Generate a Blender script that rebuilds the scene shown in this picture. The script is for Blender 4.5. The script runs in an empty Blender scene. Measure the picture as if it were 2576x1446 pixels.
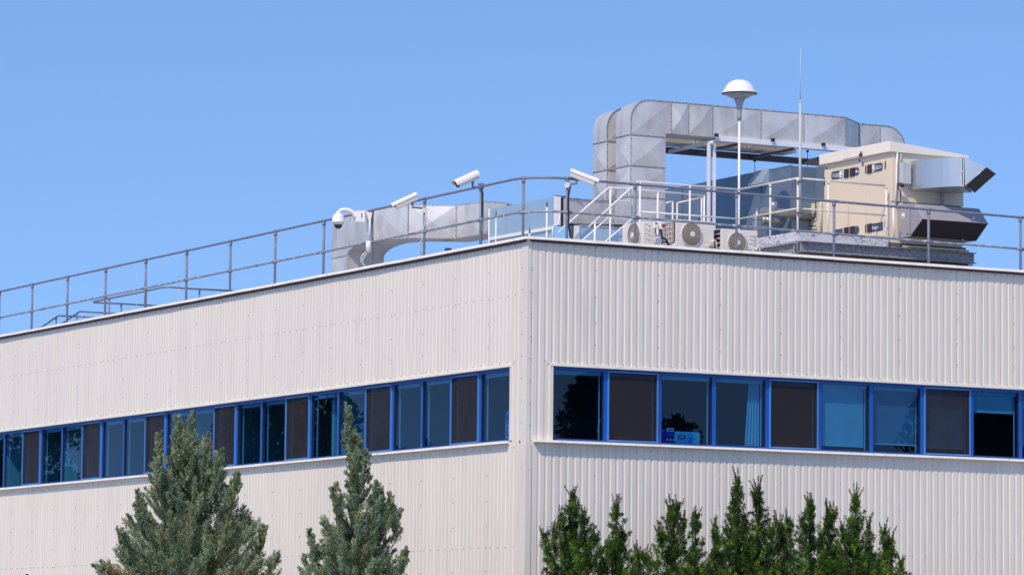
import bpy, math, random
import numpy as np
from mathutils import Vector, Matrix

# ------------------------------------------------------------------ camera, sky, sun, exposure
S = bpy.context.scene
COL = S.collection
CAM = np.array([-32.88815, -60.43020, 1.6])
FPX, PITCH, ROLL, YAW = 9901.396, 0.094823, 0.010295, 0.494312      # focal length in 2576-pixel units
PW, PH = 2576.0, 1446.3
FW = np.array([math.sin(YAW)*math.cos(PITCH), math.cos(YAW)*math.cos(PITCH), math.sin(PITCH)])
_r0 = np.array([math.cos(YAW), -math.sin(YAW), 0.0]); _u0 = np.cross(_r0, FW)
RT = _r0*math.cos(ROLL) + _u0*math.sin(ROLL)
UP = -_r0*math.sin(ROLL) + _u0*math.cos(ROLL)

cam_data = bpy.data.cameras.new('camera')
cam_data.sensor_width = 36.0
cam_data.lens = FPX/PW*36.0
cam_data.clip_start = 0.5
cam_data.clip_end = 3000.0
cam = bpy.data.objects.new('camera', cam_data)
COL.objects.link(cam)
m = Matrix.Identity(4)
for i in range(3):
    m[i][0] = RT[i]; m[i][1] = UP[i]; m[i][2] = -FW[i]; m[i][3] = CAM[i]
cam.matrix_world = m
S.camera = cam

SUN_DIR = np.array([-0.77, -0.56, 1.0]); SUN_DIR = SUN_DIR/np.linalg.norm(SUN_DIR)
SUN_EL = math.asin(SUN_DIR[2])
SUN_ROT = math.atan2(SUN_DIR[0], SUN_DIR[1])

world = bpy.data.worlds.new('World'); S.world = world
world.use_nodes = True
wn = world.node_tree.nodes; wl = world.node_tree.links
wn.clear()
w_out = wn.new('ShaderNodeOutputWorld'); w_bg = wn.new('ShaderNodeBackground')
w_sky = wn.new('ShaderNodeTexSky')
w_sky.sky_type = 'NISHITA'; w_sky.sun_disc = False
w_sky.sun_elevation = SUN_EL; w_sky.sun_rotation = SUN_ROT
w_sky.altitude = 300; w_sky.air_density = 1.0; w_sky.dust_density = 0.4; w_sky.ozone_density = 2.5
w_tc = wn.new('ShaderNodeTexCoord'); w_add = wn.new('ShaderNodeVectorMath'); w_nrm = wn.new('ShaderNodeVectorMath')
w_add.operation = 'ADD'; w_add.inputs[1].default_value = (0, 0, 0.20)
w_nrm.operation = 'NORMALIZE'
w_hs = wn.new('ShaderNodeHueSaturation')
w_hs.inputs['Hue'].default_value = 0.505
w_hs.inputs['Saturation'].default_value = 1.14
w_hs.inputs['Value'].default_value = 1.0
wl.new(w_tc.outputs['Generated'], w_add.inputs[0]); wl.new(w_add.outputs[0], w_nrm.inputs[0])
wl.new(w_nrm.outputs[0], w_sky.inputs['Vector']); wl.new(w_sky.outputs[0], w_hs.inputs['Color'])
wl.new(w_hs.outputs[0], w_bg.inputs['Color'])
w_bg.inputs['Strength'].default_value = 0.15
wl.new(w_bg.outputs[0], w_out.inputs[0])

sun_data = bpy.data.lights.new('sun', 'SUN')
sun_data.energy = 2.3; sun_data.angle = math.radians(0.5); sun_data.color = (1.0, 0.85, 0.69)
sun = bpy.data.objects.new('sun', sun_data); COL.objects.link(sun)
sun.rotation_euler = Vector((-SUN_DIR[0], -SUN_DIR[1], -SUN_DIR[2])).to_track_quat('-Z', 'Y').to_euler()
sun.location = (-40, -30, 50)

S.view_settings.view_transform = 'Standard'
S.view_settings.look = 'None'
S.view_settings.exposure = 0.42
S.view_settings.gamma = 1.0
S.view_settings.use_curve_mapping = False
S.cycles.max_bounces = 8
S.cycles.transparent_max_bounces = 12
rng = random.Random(7)

# ------------------------------------------------------------------ pixel helpers (a sight line of the survey photo met with a real plane)
REG = {1: (2160, 340, 3.2138), 2: (2640, 260, 3.2138), 3: (2960, 460, 2.892), 4: (2160, 600, 3.2138), 5: (2640, 700, 3.22),
       6: (1200, 600, 3.2129), 7: (1700, 600, 3.6143), 8: (0, 850, 2.576), 9: (1200, 760, 5.786), 10: (3040, 560, 8.05),
       11: (2440, 800, 5.8545), 12: (3300, 560, 3.806), 13: (1900, 700, 5.152), 14: (1800, 1300, 2.3418), 15: (900, 1300, 2.3418)}
def q(k, x, y):
    a, b, s = REG[k]
    return ((a+x/s)/1.490727, (b+y/s)/1.490727)
def ray(x, y):
    return RT*(x-PW/2)/FPX - UP*(y-PH/2)/FPX + FW
def on(axis, v, xy):
    d = ray(*xy); t = (v-CAM[axis])/d[axis]
    return CAM + t*d
def PX(v, xy): return on(0, v, xy)
def PY(v, xy): return on(1, v, xy)
def PZ(v, xy): return on(2, v, xy)

# ------------------------------------------------------------------ materials
def new_mat(name):
    mt = bpy.data.materials.new(name); mt.use_nodes = True
    nt = mt.node_tree
    return mt, nt.nodes, nt.links, nt.nodes['Principled BSDF']

def mat(name, col, rough=0.5, metal=0.0, var=0.06, scale=3.0, stretch=(1, 1, 1), spec=0.5, bump=0.0, bscale=40.0, dirt=None, dirt_amt=0.0, dirt_scale=6.0, coat=0.0):
    mt, n, l, p = new_mat(name)
    p.inputs['Roughness'].default_value = rough
    p.inputs['Metallic'].default_value = metal
    p.inputs['Specular IOR Level'].default_value = spec
    p.inputs['Coat Weight'].default_value = coat
    tc = n.new('ShaderNodeTexCoord'); mp = n.new('ShaderNodeMapping')
    mp.inputs['Scale'].default_value = stretch
    l.new(tc.outputs['Object'], mp.inputs['Vector'])
    nz = n.new('ShaderNodeTexNoise'); nz.inputs['Scale'].default_value = scale; nz.inputs['Detail'].default_value = 6
    nz.inputs['Roughness'].default_value = 0.6
    l.new(mp.outputs[0], nz.inputs['Vector'])
    mr = n.new('ShaderNodeMapRange')
    mr.inputs['From Min'].default_value = 0.3; mr.inputs['From Max'].default_value = 0.7
    mr.inputs['To Min'].default_value = 1.0-var; mr.inputs['To Max'].default_value = 1.0+var
    l.new(nz.outputs['Fac'], mr.inputs['Value'])
    mx = n.new('ShaderNodeVectorMath'); mx.operation = 'SCALE'
    mx.inputs[0].default_value = col
    l.new(mr.outputs[0], mx.inputs['Scale'])
    last = mx.outputs[0]
    if dirt:
        nd = n.new('ShaderNodeTexNoise'); nd.inputs['Scale'].default_value = dirt_scale; nd.inputs['Detail'].default_value = 8
        l.new(mp.outputs[0], nd.inputs['Vector'])
        rd = n.new('ShaderNodeMapRange'); rd.inputs['From Min'].default_value = 0.52; rd.inputs['From Max'].default_value = 0.72
        rd.inputs['To Min'].default_value = 0; rd.inputs['To Max'].default_value = dirt_amt
        l.new(nd.outputs['Fac'], rd.inputs['Value'])
        mm = n.new('ShaderNodeMix'); mm.data_type = 'RGBA'
        l.new(rd.outputs[0], mm.inputs['Factor']); l.new(last, mm.inputs['A']); mm.inputs['B'].default_value = (*dirt, 1)
        last = mm.outputs['Result']
    l.new(last, p.inputs['Base Color'])
    rr = n.new('ShaderNodeMapRange'); rr.inputs['To Min'].default_value = max(0.02, rough-0.08); rr.inputs['To Max'].default_value = min(1, rough+0.08)
    l.new(nz.outputs['Fac'], rr.inputs['Value']); l.new(rr.outputs[0], p.inputs['Roughness'])
    if bump:
        nb = n.new('ShaderNodeTexNoise'); nb.inputs['Scale'].default_value = bscale; nb.inputs['Detail'].default_value = 3
        l.new(tc.outputs['Object'], nb.inputs['Vector'])
        bp = n.new('ShaderNodeBump'); bp.inputs['Strength'].default_value = bump; bp.inputs['Distance'].default_value = 0.01
        l.new(nb.outputs['Fac'], bp.inputs['Height']); l.new(bp.outputs[0], p.inputs['Normal'])
    return mt

M = {}
M['clad'] = mat('painted_cladding', (0.805, 0.735, 0.63), 0.45, 0, 0.04, 1.2, (1.5, 1.5, 0.14), 0.35, dirt=(0.56, 0.51, 0.45), dirt_amt=0.34, dirt_scale=5.0)
M['screw'] = mat('grey_fixing_cap', (0.27, 0.25, 0.26), 0.5, 0, 0.15, 9)
M['seam'] = mat('sheet_lap_gap', (0.50, 0.46, 0.43), 0.6, 0, 0.1, 5)  # slightly darker strip along each sheet lap
M['trim'] = mat('cream_trim', (0.92, 0.86, 0.73), 0.4, 0, 0.05, 1.5, (1, 1, 1), 0.4, dirt=(0.45, 0.40, 0.33), dirt_amt=0.25, dirt_scale=4)
M['blue'] = mat('blue_paint', (0.006, 0.105, 0.47), 0.42, 0, 0.06, 3, spec=0.45)
M['blue_light'] = mat('light_blue_sash', (0.07, 0.26, 0.66), 0.38, 0, 0.05, 3)
M['rail'] = mat('grey_rail_paint', (0.20, 0.215, 0.29), 0.5, 0.1, 0.1, 4, dirt=(0.6, 0.6, 0.58), dirt_amt=0.25, dirt_scale=14)
M['rail_mid'] = mat('worn_galvanised_rail', (0.26, 0.285, 0.33), 0.45, 0.2, 0.15, 8, dirt=(0.72, 0.72, 0.68), dirt_amt=0.85, dirt_scale=10)
M['white_rail'] = mat('white_rail_paint', (0.90, 0.88, 0.87), 0.4, 0, 0.05, 5, dirt=(0.5, 0.47, 0.42), dirt_amt=0.3, dirt_scale=20)
M['cream_rail'] = mat('cream_rail_paint', (0.84, 0.79, 0.66), 0.45, 0, 0.08, 6, dirt=(0.42, 0.37, 0.30), dirt_amt=0.55, dirt_scale=18)
M['galv'] = mat('galvanised_sheet', (0.69, 0.665, 0.63), 0.42, 0.36, 0.14, 2.5, (1, 1, 0.5), dirt=(0.40, 0.36, 0.32), dirt_amt=0.5, dirt_scale=3)
M['galv_new'] = mat('bright_galvanised_sheet', (0.48, 0.53, 0.56), 0.36, 0.65, 0.05, 2.5, (2, 2, 0.3))
M['galv_blue'] = mat('pale_blue_sheet', (0.50, 0.63, 0.71), 0.36, 0.5, 0.05, 2.0)
M['duct_shade'] = mat('shade_darkened_sheet', (0.17, 0.235, 0.315), 0.45, 0.3, 0.10, 2.0)  # blue-grey sheet darkened to carry the shade lying on the duct
M['flange'] = mat('duct_flange', (0.47, 0.43, 0.42), 0.5, 0.4, 0.15, 12)
M['pipe'] = mat('weathered_zinc_pipe', (0.33, 0.345, 0.36), 0.38, 0.5, 0.12, 5)
M['capping_shade'] = mat('painted_capping_shade', (0.075, 0.05, 0.085), 0.9, 0, 0.1, 9)  # dark plum painted in for the deep shade under the capping
M['dark'] = mat('dark_fixing', (0.05, 0.045, 0.05), 0.5, 0.2, 0.1, 9)
M['black'] = mat('black_plastic', (0.02, 0.02, 0.024), 0.45, 0, 0.1, 9)
M['cable'] = mat('black_cable_sheath', (0.018, 0.016, 0.03), 0.4, 0, 0.1, 9)
M['conduit'] = mat('grey_conduit', (0.52, 0.55, 0.55), 0.45, 0, 0.08, 9)
M['beige'] = mat('beige_casing', (0.80, 0.67, 0.505), 0.45, 0, 0.03, 1.6, spec=0.4)
M['beige_roof'] = mat('cream_casing_roof', (0.92, 0.83, 0.69), 0.45, 0, 0.03, 2)
M['hood_grey'] = mat('grey_hood_paint', (0.36, 0.345, 0.37), 0.45, 0.05, 0.05, 2)
M['deep_shade'] = mat('painted_deep_shade', (0.022, 0.016, 0.019), 0.7, 0, 0.1, 3)  # near-black painted in for shade inside openings and on undersides
M['plate'] = mat('slate_blue_plate', (0.075, 0.095, 0.15), 0.4, 0, 0.05, 5)
M['handle'] = mat('dark_brown_handle', (0.055, 0.04, 0.055), 0.4, 0, 0.1, 8)
M['white'] = mat('white_plastic', (0.90, 0.87, 0.84), 0.35, 0, 0.03, 4)
M['white_cam'] = mat('off_white_metal', (0.90, 0.84, 0.75), 0.35, 0, 0.03, 4)
M['ac'] = mat('air_unit_casing', (0.84, 0.775, 0.70), 0.4, 0, 0.03, 3)
M['ac_grille'] = mat('air_unit_grille', (0.72, 0.66, 0.58), 0.4, 0, 0.04, 6)
M['ac_fan'] = mat('fan_taupe', (0.125, 0.095, 0.08), 0.5, 0, 0.1, 5)
M['brass'] = mat('cream_valve_box', (0.70, 0.55, 0.33), 0.4, 0, 0.05, 7)
M['red'] = mat('red_knob', (0.55, 0.02, 0.03), 0.35, 0, 0.03, 7)
M['yellow'] = mat('yellow_disc', (0.75, 0.62, 0.12), 0.4, 0, 0.05, 7)
M['rust'] = mat('rusty_corner', (0.38, 0.16, 0.07), 0.7, 0, 0.2, 20)
M['lamp_glass'] = mat('smoky_lamp_bowl', (0.36, 0.36, 0.34), 0.2, 0, 0.25, 12, spec=0.6)
M['lamp_neck'] = mat('grey_lamp_neck', (0.33, 0.35, 0.39), 0.45, 0, 0.04, 6)
M['beam_white'] = mat('white_steel', (0.84, 0.85, 0.87), 0.4, 0, 0.06, 3, (0.6, 1, 3))
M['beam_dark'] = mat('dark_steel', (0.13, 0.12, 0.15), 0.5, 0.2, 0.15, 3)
M['roofing'] = mat('roof_membrane', (0.36, 0.36, 0.37), 0.8, 0, 0.1, 2)
M['inside'] = mat('office_wall', (0.14, 0.15, 0.16), 0.8, 0, 0.04, 2)
M['inside_dark'] = mat('office_shade', (0.05, 0.055, 0.06), 0.8, 0, 0.1, 2)
M['blind'] = mat('blind_fabric', (0.70, 0.76, 0.72), 0.8, 0, 0.12, 2)
M['blind_grey'] = mat('grey_blind_fabric', (0.28, 0.32, 0.38), 0.8, 0, 0.10, 2)
M['curtain'] = mat('white_curtain', (0.60, 0.70, 0.74), 0.8, 0, 0.06, 3)
M['pack_red'] = mat('red_badge_print', (0.95, 0.12, 0.14), 0.35, 0, 0.05, 7)
M['blind_edge'] = mat('blind_rail', (0.78, 0.82, 0.80), 0.5, 0, 0.03, 3)
M['pack_navy'] = mat('navy_pack_film', (0.04, 0.06, 0.42), 0.3, 0, 0.12, 8)
M['pack_maroon'] = mat('maroon_pack_film', (0.22, 0.03, 0.16), 0.3, 0, 0.12, 8)
M['pack_cyan'] = mat('cyan_pack_film', (0.18, 0.62, 0.80), 0.3, 0, 0.12, 8)
M['pack_pale'] = mat('pale_pack_film', (0.55, 0.85, 0.90), 0.3, 0, 0.12, 8)
M['pack_blue'] = mat('mid_blue_print', (0.03, 0.25, 0.70), 0.3, 0, 0.1, 8)

def cracked(name='cracked_white_paint', paint_col=(0.66, 0.65, 0.66), base=(0.16, 0.17, 0.24), edge=0.07, cover=0.40):
    mt, n, l, p = new_mat(name)
    tc = n.new('ShaderNodeTexCoord'); mp = n.new('ShaderNodeMapping'); mp.inputs['Scale'].default_value = (8, 8, 20)
    l.new(tc.outputs['Object'], mp.inputs['Vector'])
    nz = n.new('ShaderNodeTexNoise'); nz.inputs['Scale'].default_value = 0.9; nz.inputs['Detail'].default_value = 4
    l.new(mp.outputs[0], nz.inputs['Vector'])
    ad = n.new('ShaderNodeMix'); ad.data_type = 'RGBA'; ad.blend_type = 'ADD'; ad.inputs['Factor'].default_value = 1.0
    l.new(mp.outputs[0], ad.inputs['A']); l.new(nz.outputs['Color'], ad.inputs['B'])
    vo = n.new('ShaderNodeTexVoronoi'); vo.feature = 'DISTANCE_TO_EDGE'; vo.inputs['Scale'].default_value = 1.0
    l.new(ad.outputs['Result'], vo.inputs['Vector'])
    lt = n.new('ShaderNodeMapRange'); lt.inputs['From Min'].default_value = 0.02; lt.inputs['From Max'].default_value = edge
    l.new(vo.outputs['Distance'], lt.inputs['Value'])
    n2 = n.new('ShaderNodeTexNoise'); n2.inputs['Scale'].default_value = 2.2
    l.new(tc.outputs['Object'], n2.inputs['Vector'])
    m2 = n.new('ShaderNodeMapRange'); m2.inputs['From Min'].default_value = cover; m2.inputs['From Max'].default_value = cover+0.12
    l.new(n2.outputs['Fac'], m2.inputs['Value'])
    mxx = n.new('ShaderNodeMath'); mxx.operation = 'MAXIMUM'
    inv = n.new('ShaderNodeMath'); inv.operation = 'SUBTRACT'; inv.inputs[0].default_value = 1.0
    l.new(m2.outputs[0], inv.inputs[1]); l.new(inv.outputs[0], mxx.inputs[0]); l.new(lt.outputs[0], mxx.inputs[1])
    c2 = n.new('ShaderNodeMix'); c2.data_type = 'RGBA'
    c2.inputs['A'].default_value = (*base, 1); c2.inputs['B'].default_value = (*paint_col, 1)
    l.new(mxx.outputs[0], c2.inputs['Factor']); l.new(c2.outputs['Result'], p.inputs['Base Color'])
    p.inputs['Roughness'].default_value = 0.6
    return mt
M['cracked'] = cracked()
M['cracked_shaded'] = cracked('flaking_paint_shaded', (0.36, 0.345, 0.34), (0.12, 0.12, 0.15), 0.10, 0.33)  # more flaked, and greyed so the beams' shade sits in the colour

def glass_mat():
    mt, n, l, p = new_mat('tinted_window_glass')
    n.remove(p)
    out = n['Material Output']
    tr = n.new('ShaderNodeBsdfTransparent'); tr.inputs['Color'].default_value = (0.20, 0.47, 0.68, 1)
    gl = n.new('ShaderNodeBsdfGlossy'); gl.inputs['Roughness'].default_value = 0.006; gl.inputs['Color'].default_value = (0.74, 0.88, 1, 1)
    ge = n.new('ShaderNodeNewGeometry'); dt = n.new('ShaderNodeVectorMath'); dt.operation = 'DOT_PRODUCT'
    l.new(ge.outputs['Normal'], dt.inputs[0]); l.new(ge.outputs['Incoming'], dt.inputs[1])
    def mth(op, a_=None, b_=None, va=None, vb=None):
        q_ = n.new('ShaderNodeMath'); q_.operation = op
        if a_ is not None: l.new(a_, q_.inputs[0])
        if b_ is not None: l.new(b_, q_.inputs[1])
        if va is not None: q_.inputs[0].default_value = va
        if vb is not None: q_.inputs[1].default_value = vb
        return q_.outputs[0]
    fz_ = mth('POWER', mth('SUBTRACT', None, mth('ABSOLUTE', dt.outputs['Value']), va=1.0), vb=5.0)
    fres = mth('ADD', mth('MULTIPLY', fz_, vb=0.945), vb=0.055)
    tc = n.new('ShaderNodeTexCoord'); nz = n.new('ShaderNodeTexNoise'); nz.inputs['Scale'].default_value = 1.6
    l.new(tc.outputs['Object'], nz.inputs['Vector'])
    bp = n.new('ShaderNodeBump'); bp.inputs['Strength'].default_value = 0.012; bp.inputs['Distance'].default_value = 0.02
    l.new(nz.outputs['Fac'], bp.inputs['Height']); l.new(bp.outputs[0], gl.inputs['Normal'])
    mx = n.new('ShaderNodeMixShader')
    l.new(fres, mx.inputs[0]); l.new(tr.outputs[0], mx.inputs[1]); l.new(gl.outputs[0], mx.inputs[2])
    l.new(mx.outputs[0], out.inputs['Surface'])
    return mt
M['glass'] = glass_mat()

def screen_mat():
    mt, n, l, p = new_mat('insect_mesh')
    out = n['Material Output']
    p.inputs['Base Color'].default_value = (0.024, 0.0175, 0.020, 1); p.inputs['Roughness'].default_value = 0.8
    tr = n.new('ShaderNodeBsdfTransparent')
    tc = n.new('ShaderNodeTexCoord'); mp = n.new('ShaderNodeMapping'); mp.inputs['Scale'].default_value = (0.9, 0.9, 0.7)
    l.new(tc.outputs['Object'], mp.inputs['Vector'])
    nz = n.new('ShaderNodeTexNoise'); nz.inputs['Scale'].default_value = 2.0; nz.inputs['Detail'].default_value = 3; nz.inputs['Distortion'].default_value = 1.5
    l.new(mp.outputs[0], nz.inputs['Vector'])
    mr = n.new('ShaderNodeMapRange'); mr.inputs['To Min'].default_value = 0.38; mr.inputs['To Max'].default_value = 0.86
    l.new(nz.outputs['Fac'], mr.inputs['Value'])
    mx = n.new('ShaderNodeMixShader')
    l.new(mr.outputs[0], mx.inputs[0]); l.new(tr.outputs[0], mx.inputs[1]); l.new(p.outputs[0], mx.inputs[2])
    l.new(mx.outputs[0], out.inputs['Surface'])
    return mt
M['screen'] = screen_mat()

def foliage_mat(name, rough=0.55, spec=0.4):
    mt, n, l, p = new_mat(name)
    out = n['Material Output']
    at = n.new('ShaderNodeAttribute'); at.attribute_name = 'leafcol'
    l.new(at.outputs['Color'], p.inputs['Base Color'])
    p.inputs['Roughness'].default_value = rough; p.inputs['Specular IOR Level'].default_value = spec
    tl = n.new('ShaderNodeBsdfTranslucent'); l.new(at.outputs['Color'], tl.inputs['Color'])
    mx = n.new('ShaderNodeMixShader'); mx.inputs[0].default_value = 0.24
    l.new(p.outputs[0], mx.inputs[1]); l.new(tl.outputs[0], mx.inputs[2]); l.new(mx.outputs[0], out.inputs['Surface'])
    return mt
M['juniper'] = foliage_mat('juniper_sprays')
M['yew'] = foliage_mat('yew_needles', 0.5, 0.2)
M['bark'] = mat('bark', (0.13, 0.085, 0.055), 0.9, 0, 0.3, 8, (1, 1, 0.3), bump=0.6, bscale=20)
M['grass'] = mat('lawn', (0.075, 0.115, 0.035), 0.9, 0, 0.35, 0.8, dirt=(0.12, 0.11, 0.06), dirt_amt=0.5, dirt_scale=0.3)
M['yard'] = mat('pale_bounce_ground', (0.34, 0.33, 0.31), 0.9, 0, 0.15, 0.6, dirt=(0.20, 0.20, 0.17), dirt_amt=0.5, dirt_scale=0.2)  # unseen ground, made pale to bounce fill light onto the walls
M['paving'] = mat('grey_paving', (0.30, 0.29, 0.28), 0.85, 0, 0.12, 2)

# ------------------------------------------------------------------ mesh builder
class MB:
    def __init__(self):
        self.v = []; self.f = []; self.mi = []; self.sm = []; self.mats = []
    def mid(self, name):
        if name not in self.mats: self.mats.append(name)
        return self.mats.index(name)
    def poly(self, pts, mt, smooth=False):
        i = len(self.v); self.v += [tuple(map(float, p)) for p in pts]
        self.f.append(tuple(range(i, i+len(pts)))); self.mi.append(self.mid(mt)); self.sm.append(smooth)
    def hexa(self, c, mt):          # c: 8 corners, 0-3 bottom ring, 4-7 top ring
        i = len(self.v); self.v += [tuple(map(float, p)) for p in c]
        for f in ((3, 2, 1, 0), (4, 5, 6, 7), (0, 1, 5, 4), (1, 2, 6, 5), (2, 3, 7, 6), (3, 0, 4, 7)):
            self.f.append(tuple(i+k for k in f)); self.mi.append(self.mid(mt)); self.sm.append(False)
    def box(self, a, b, mt):
        x0, x1 = sorted((a[0], b[0])); y0, y1 = sorted((a[1], b[1])); z0, z1 = sorted((a[2], b[2]))
        self.hexa([(x0, y0, z0), (x1, y0, z0), (x1, y1, z0), (x0, y1, z0), (x0, y0, z1), (x1, y0, z1), (x1, y1, z1), (x0, y1, z1)], mt)
    def obox(self, c, ax, ay, az, mt):   # centre and half axes
        c, ax, ay, az = map(np.asarray, (c, ax, ay, az))
        self.hexa([c-ax-ay-az, c+ax-ay-az, c+ax+ay-az, c-ax+ay-az, c-ax-ay+az, c+ax-ay+az, c+ax+ay+az, c-ax+ay+az], mt)
    def prism(self, pts, ext, mt, smooth=False):
        pts = [np.asarray(p, float) for p in pts]; ext = np.asarray(ext, float); n = len(pts)
        i = len(self.v); self.v += [tuple(p) for p in pts] + [tuple(p+ext) for p in pts]
        k = self.mid(mt)
        self.f.append(tuple(i+j for j in range(n))[::-1]); self.mi.append(k); self.sm.append(False)
        self.f.append(tuple(i+n+j for j in range(n))); self.mi.append(k); self.sm.append(False)
        for j in range(n):
            self.f.append((i+j, i+(j+1) % n, i+n+(j+1) % n, i+n+j)); self.mi.append(k); self.sm.append(smooth)
    def tube(self, pts, r, mt, n=10, r2=None):
        pts = [np.asarray(p, float) for p in pts]; m_ = len(pts)
        tang = []
        for j in range(m_):
            t = pts[min(j+1, m_-1)]-pts[max(j-1, 0)]; tang.append(t/np.linalg.norm(t))
        ref = np.array([0, 0, 1.0]) if abs(tang[0][2]) < 0.9 else np.array([1.0, 0, 0])
        a = np.cross(tang[0], ref); a /= np.linalg.norm(a)
        i = len(self.v); k = self.mid(mt)
        for j in range(m_):
            a = a - tang[j]*np.dot(a, tang[j]); a /= np.linalg.norm(a); b = np.cross(tang[j], a)
            rr = r if r2 is None else r+(r2-r)*j/(m_-1)
            for s in range(n):
                th = 2*math.pi*s/n
                self.v.append(tuple(pts[j]+rr*(a*math.cos(th)+b*math.sin(th))))
        for j in range(m_-1):
            for s in range(n):
                self.f.append((i+j*n+s, i+j*n+(s+1) % n, i+(j+1)*n+(s+1) % n, i+(j+1)*n+s)); self.mi.append(k); self.sm.append(True)
        self.f.append(tuple(i+s for s in range(n))[::-1]); self.mi.append(k); self.sm.append(False)
        self.f.append(tuple(i+(m_-1)*n+s for s in range(n))); self.mi.append(k); self.sm.append(False)
    def lathe(self, c, prof, mt, n=24, ax=(0, 0, 1), smooth=True):   # prof: (r, h) along ax
        ax = np.asarray(ax, float); ax /= np.linalg.norm(ax)
        ref = np.array([1.0, 0, 0]) if abs(ax[0]) < 0.9 else np.array([0, 1.0, 0])
        a = np.cross(ax, ref); a /= np.linalg.norm(a); b = np.cross(ax, a); c = np.asarray(c, float)
        i = len(self.v); k = self.mid(mt)
        for r, h in prof:
            for s in range(n):
                th = 2*math.pi*s/n; self.v.append(tuple(c+ax*h+r*(a*math.cos(th)+b*math.sin(th))))
        for j in range(len(prof)-1):
            for s in range(n):
                self.f.append((i+j*n+s, i+j*n+(s+1) % n, i+(j+1)*n+(s+1) % n, i+(j+1)*n+s)); self.mi.append(k); self.sm.append(smooth)
        if prof[0][0] > 1e-4: self.f.append(tuple(i+s for s in range(n))[::-1]); self.mi.append(k); self.sm.append(False)
        if prof[-1][0] > 1e-4:
            o = i+(len(prof)-1)*n
            self.f.append(tuple(o+s for s in range(n))); self.mi.append(k); self.sm.append(False)
    def panel(self, a, b, c, d, bulge, mt):    # cross-broken sheet: four triangles meeting at a raised centre
        a, b, c, d = (np.asarray(p, float) for p in (a, b, c, d))
        nrm = np.cross(b-a, d-a); nrm /= np.linalg.norm(nrm)
        ctr = (a+b+c+d)/4+nrm*bulge
        for e, f in ((a, b), (b, c), (c, d), (d, a)): self.poly([e, f, ctr], mt)
    def build(self, name, parent=None, bevel=0.0):
        me = bpy.data.meshes.new(name)
        off = np.array(parent_world(parent)) if parent is not None else np.zeros(3)
        me.from_pydata([tuple(np.asarray(p)-off) for p in self.v], [], self.f)
        for nm in self.mats: me.materials.append(M[nm])
        me.polygons.foreach_set('material_index', self.mi); me.polygons.foreach_set('use_smooth', self.sm)
        me.update()
        o = bpy.data.objects.new(name, me); COL.objects.link(o)
        if parent is not None: o.parent = parent
        if bevel:
            bv = o.modifiers.new('edge', 'BEVEL'); bv.width = bevel; bv.segments = 2; bv.limit_method = 'ANGLE'; bv.angle_limit = math.radians(40)
        return o

def parent_world(o):
    p = np.zeros(3)
    while o is not None:
        p = p+np.array(o.location); o = o.parent
    return p
def tag(o, label=None, cat=None, group=None, kind=None):
    if label: o['label'] = label
    if cat: o['category'] = cat
    if group: o['group'] = group
    if kind: o['kind'] = kind
    return o
def thing(name, loc, label, cat, group=None):
    o = bpy.data.objects.new(name, None); o.empty_display_size = 0.2
    o.location = tuple(map(float, loc)); COL.objects.link(o)
    return tag(o, label, cat, group)
def arc(c, r, a0, a1, n, u, v):
    c, u, v = (np.asarray(t, float) for t in (c, u, v))
    return [c+r*(u*math.cos(a0+(a1-a0)*i/n)+v*math.sin(a0+(a1-a0)*i/n)) for i in range(n+1)]
def text(body, size, loc, xdir, ydir, mt, parent, name='lettering', width=None):
    cu = bpy.data.curves.new(name, 'FONT'); cu.body = body; cu.size = size; cu.extrude = 0.0008
    cu.align_x = 'LEFT'; cu.align_y = 'CENTER'; cu.materials.append(M[mt])
    tmp = bpy.data.objects.new(name, cu); COL.objects.link(tmp)
    me = tmp.to_mesh().copy(); tmp.to_mesh_clear()
    bpy.data.objects.remove(tmp); bpy.data.curves.remove(cu)
    co = np.zeros(3*len(me.vertices)); me.vertices.foreach_get('co', co); co = co.reshape(-1, 3)
    if width and len(co): co[:, 0] *= width/max(1e-6, co[:, 0].max()-co[:, 0].min())
    x = np.asarray(xdir, float); y = np.asarray(ydir, float); z = np.cross(x, y)
    co = co[:, :1]*x+co[:, 1:2]*y+co[:, 2:]*z+np.asarray(loc, float)-parent_world(parent)
    me.vertices.foreach_set('co', co.ravel()); me.update()
    o = bpy.data.objects.new(name, me); COL.objects.link(o); o.parent = parent
    return o

# ================================================================== SETTING: ground
g = MB(); R0 = 900
g.poly([(-R0, -R0, 0), (R0, -R0, 0), (R0, R0, 0), (-R0, R0, 0)], 'yard')  # unseen ground, pale to bounce fill light
tag(g.build('ground'), kind='structure')
g = MB()
g.box((-0.8, -0.8, -0.1), (40, -0.02, 0.03), 'paving'); g.box((-0.8, -0.02, -0.1), (-0.02, 45, 0.03), 'paving')
tag(g.build('pavement'), kind='structure')

# ================================================================== THE BUILDING
ZC, ZHEAD, ZSILL, ZR = 9.04, 6.79, 5.485, 8.82
LW, RW = 31.0, 17.0
bld = thing('factory_building', (0, 0, 0), 'off-white ribbed metal factory block with blue window bands and flat roof', 'building')
def WL(s, n, z): return (-n, s, z)       # left wall: s along Y, n outwards
def WR(s, n, z): return (s, -n, z)       # right wall: s along X, n outwards

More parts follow.
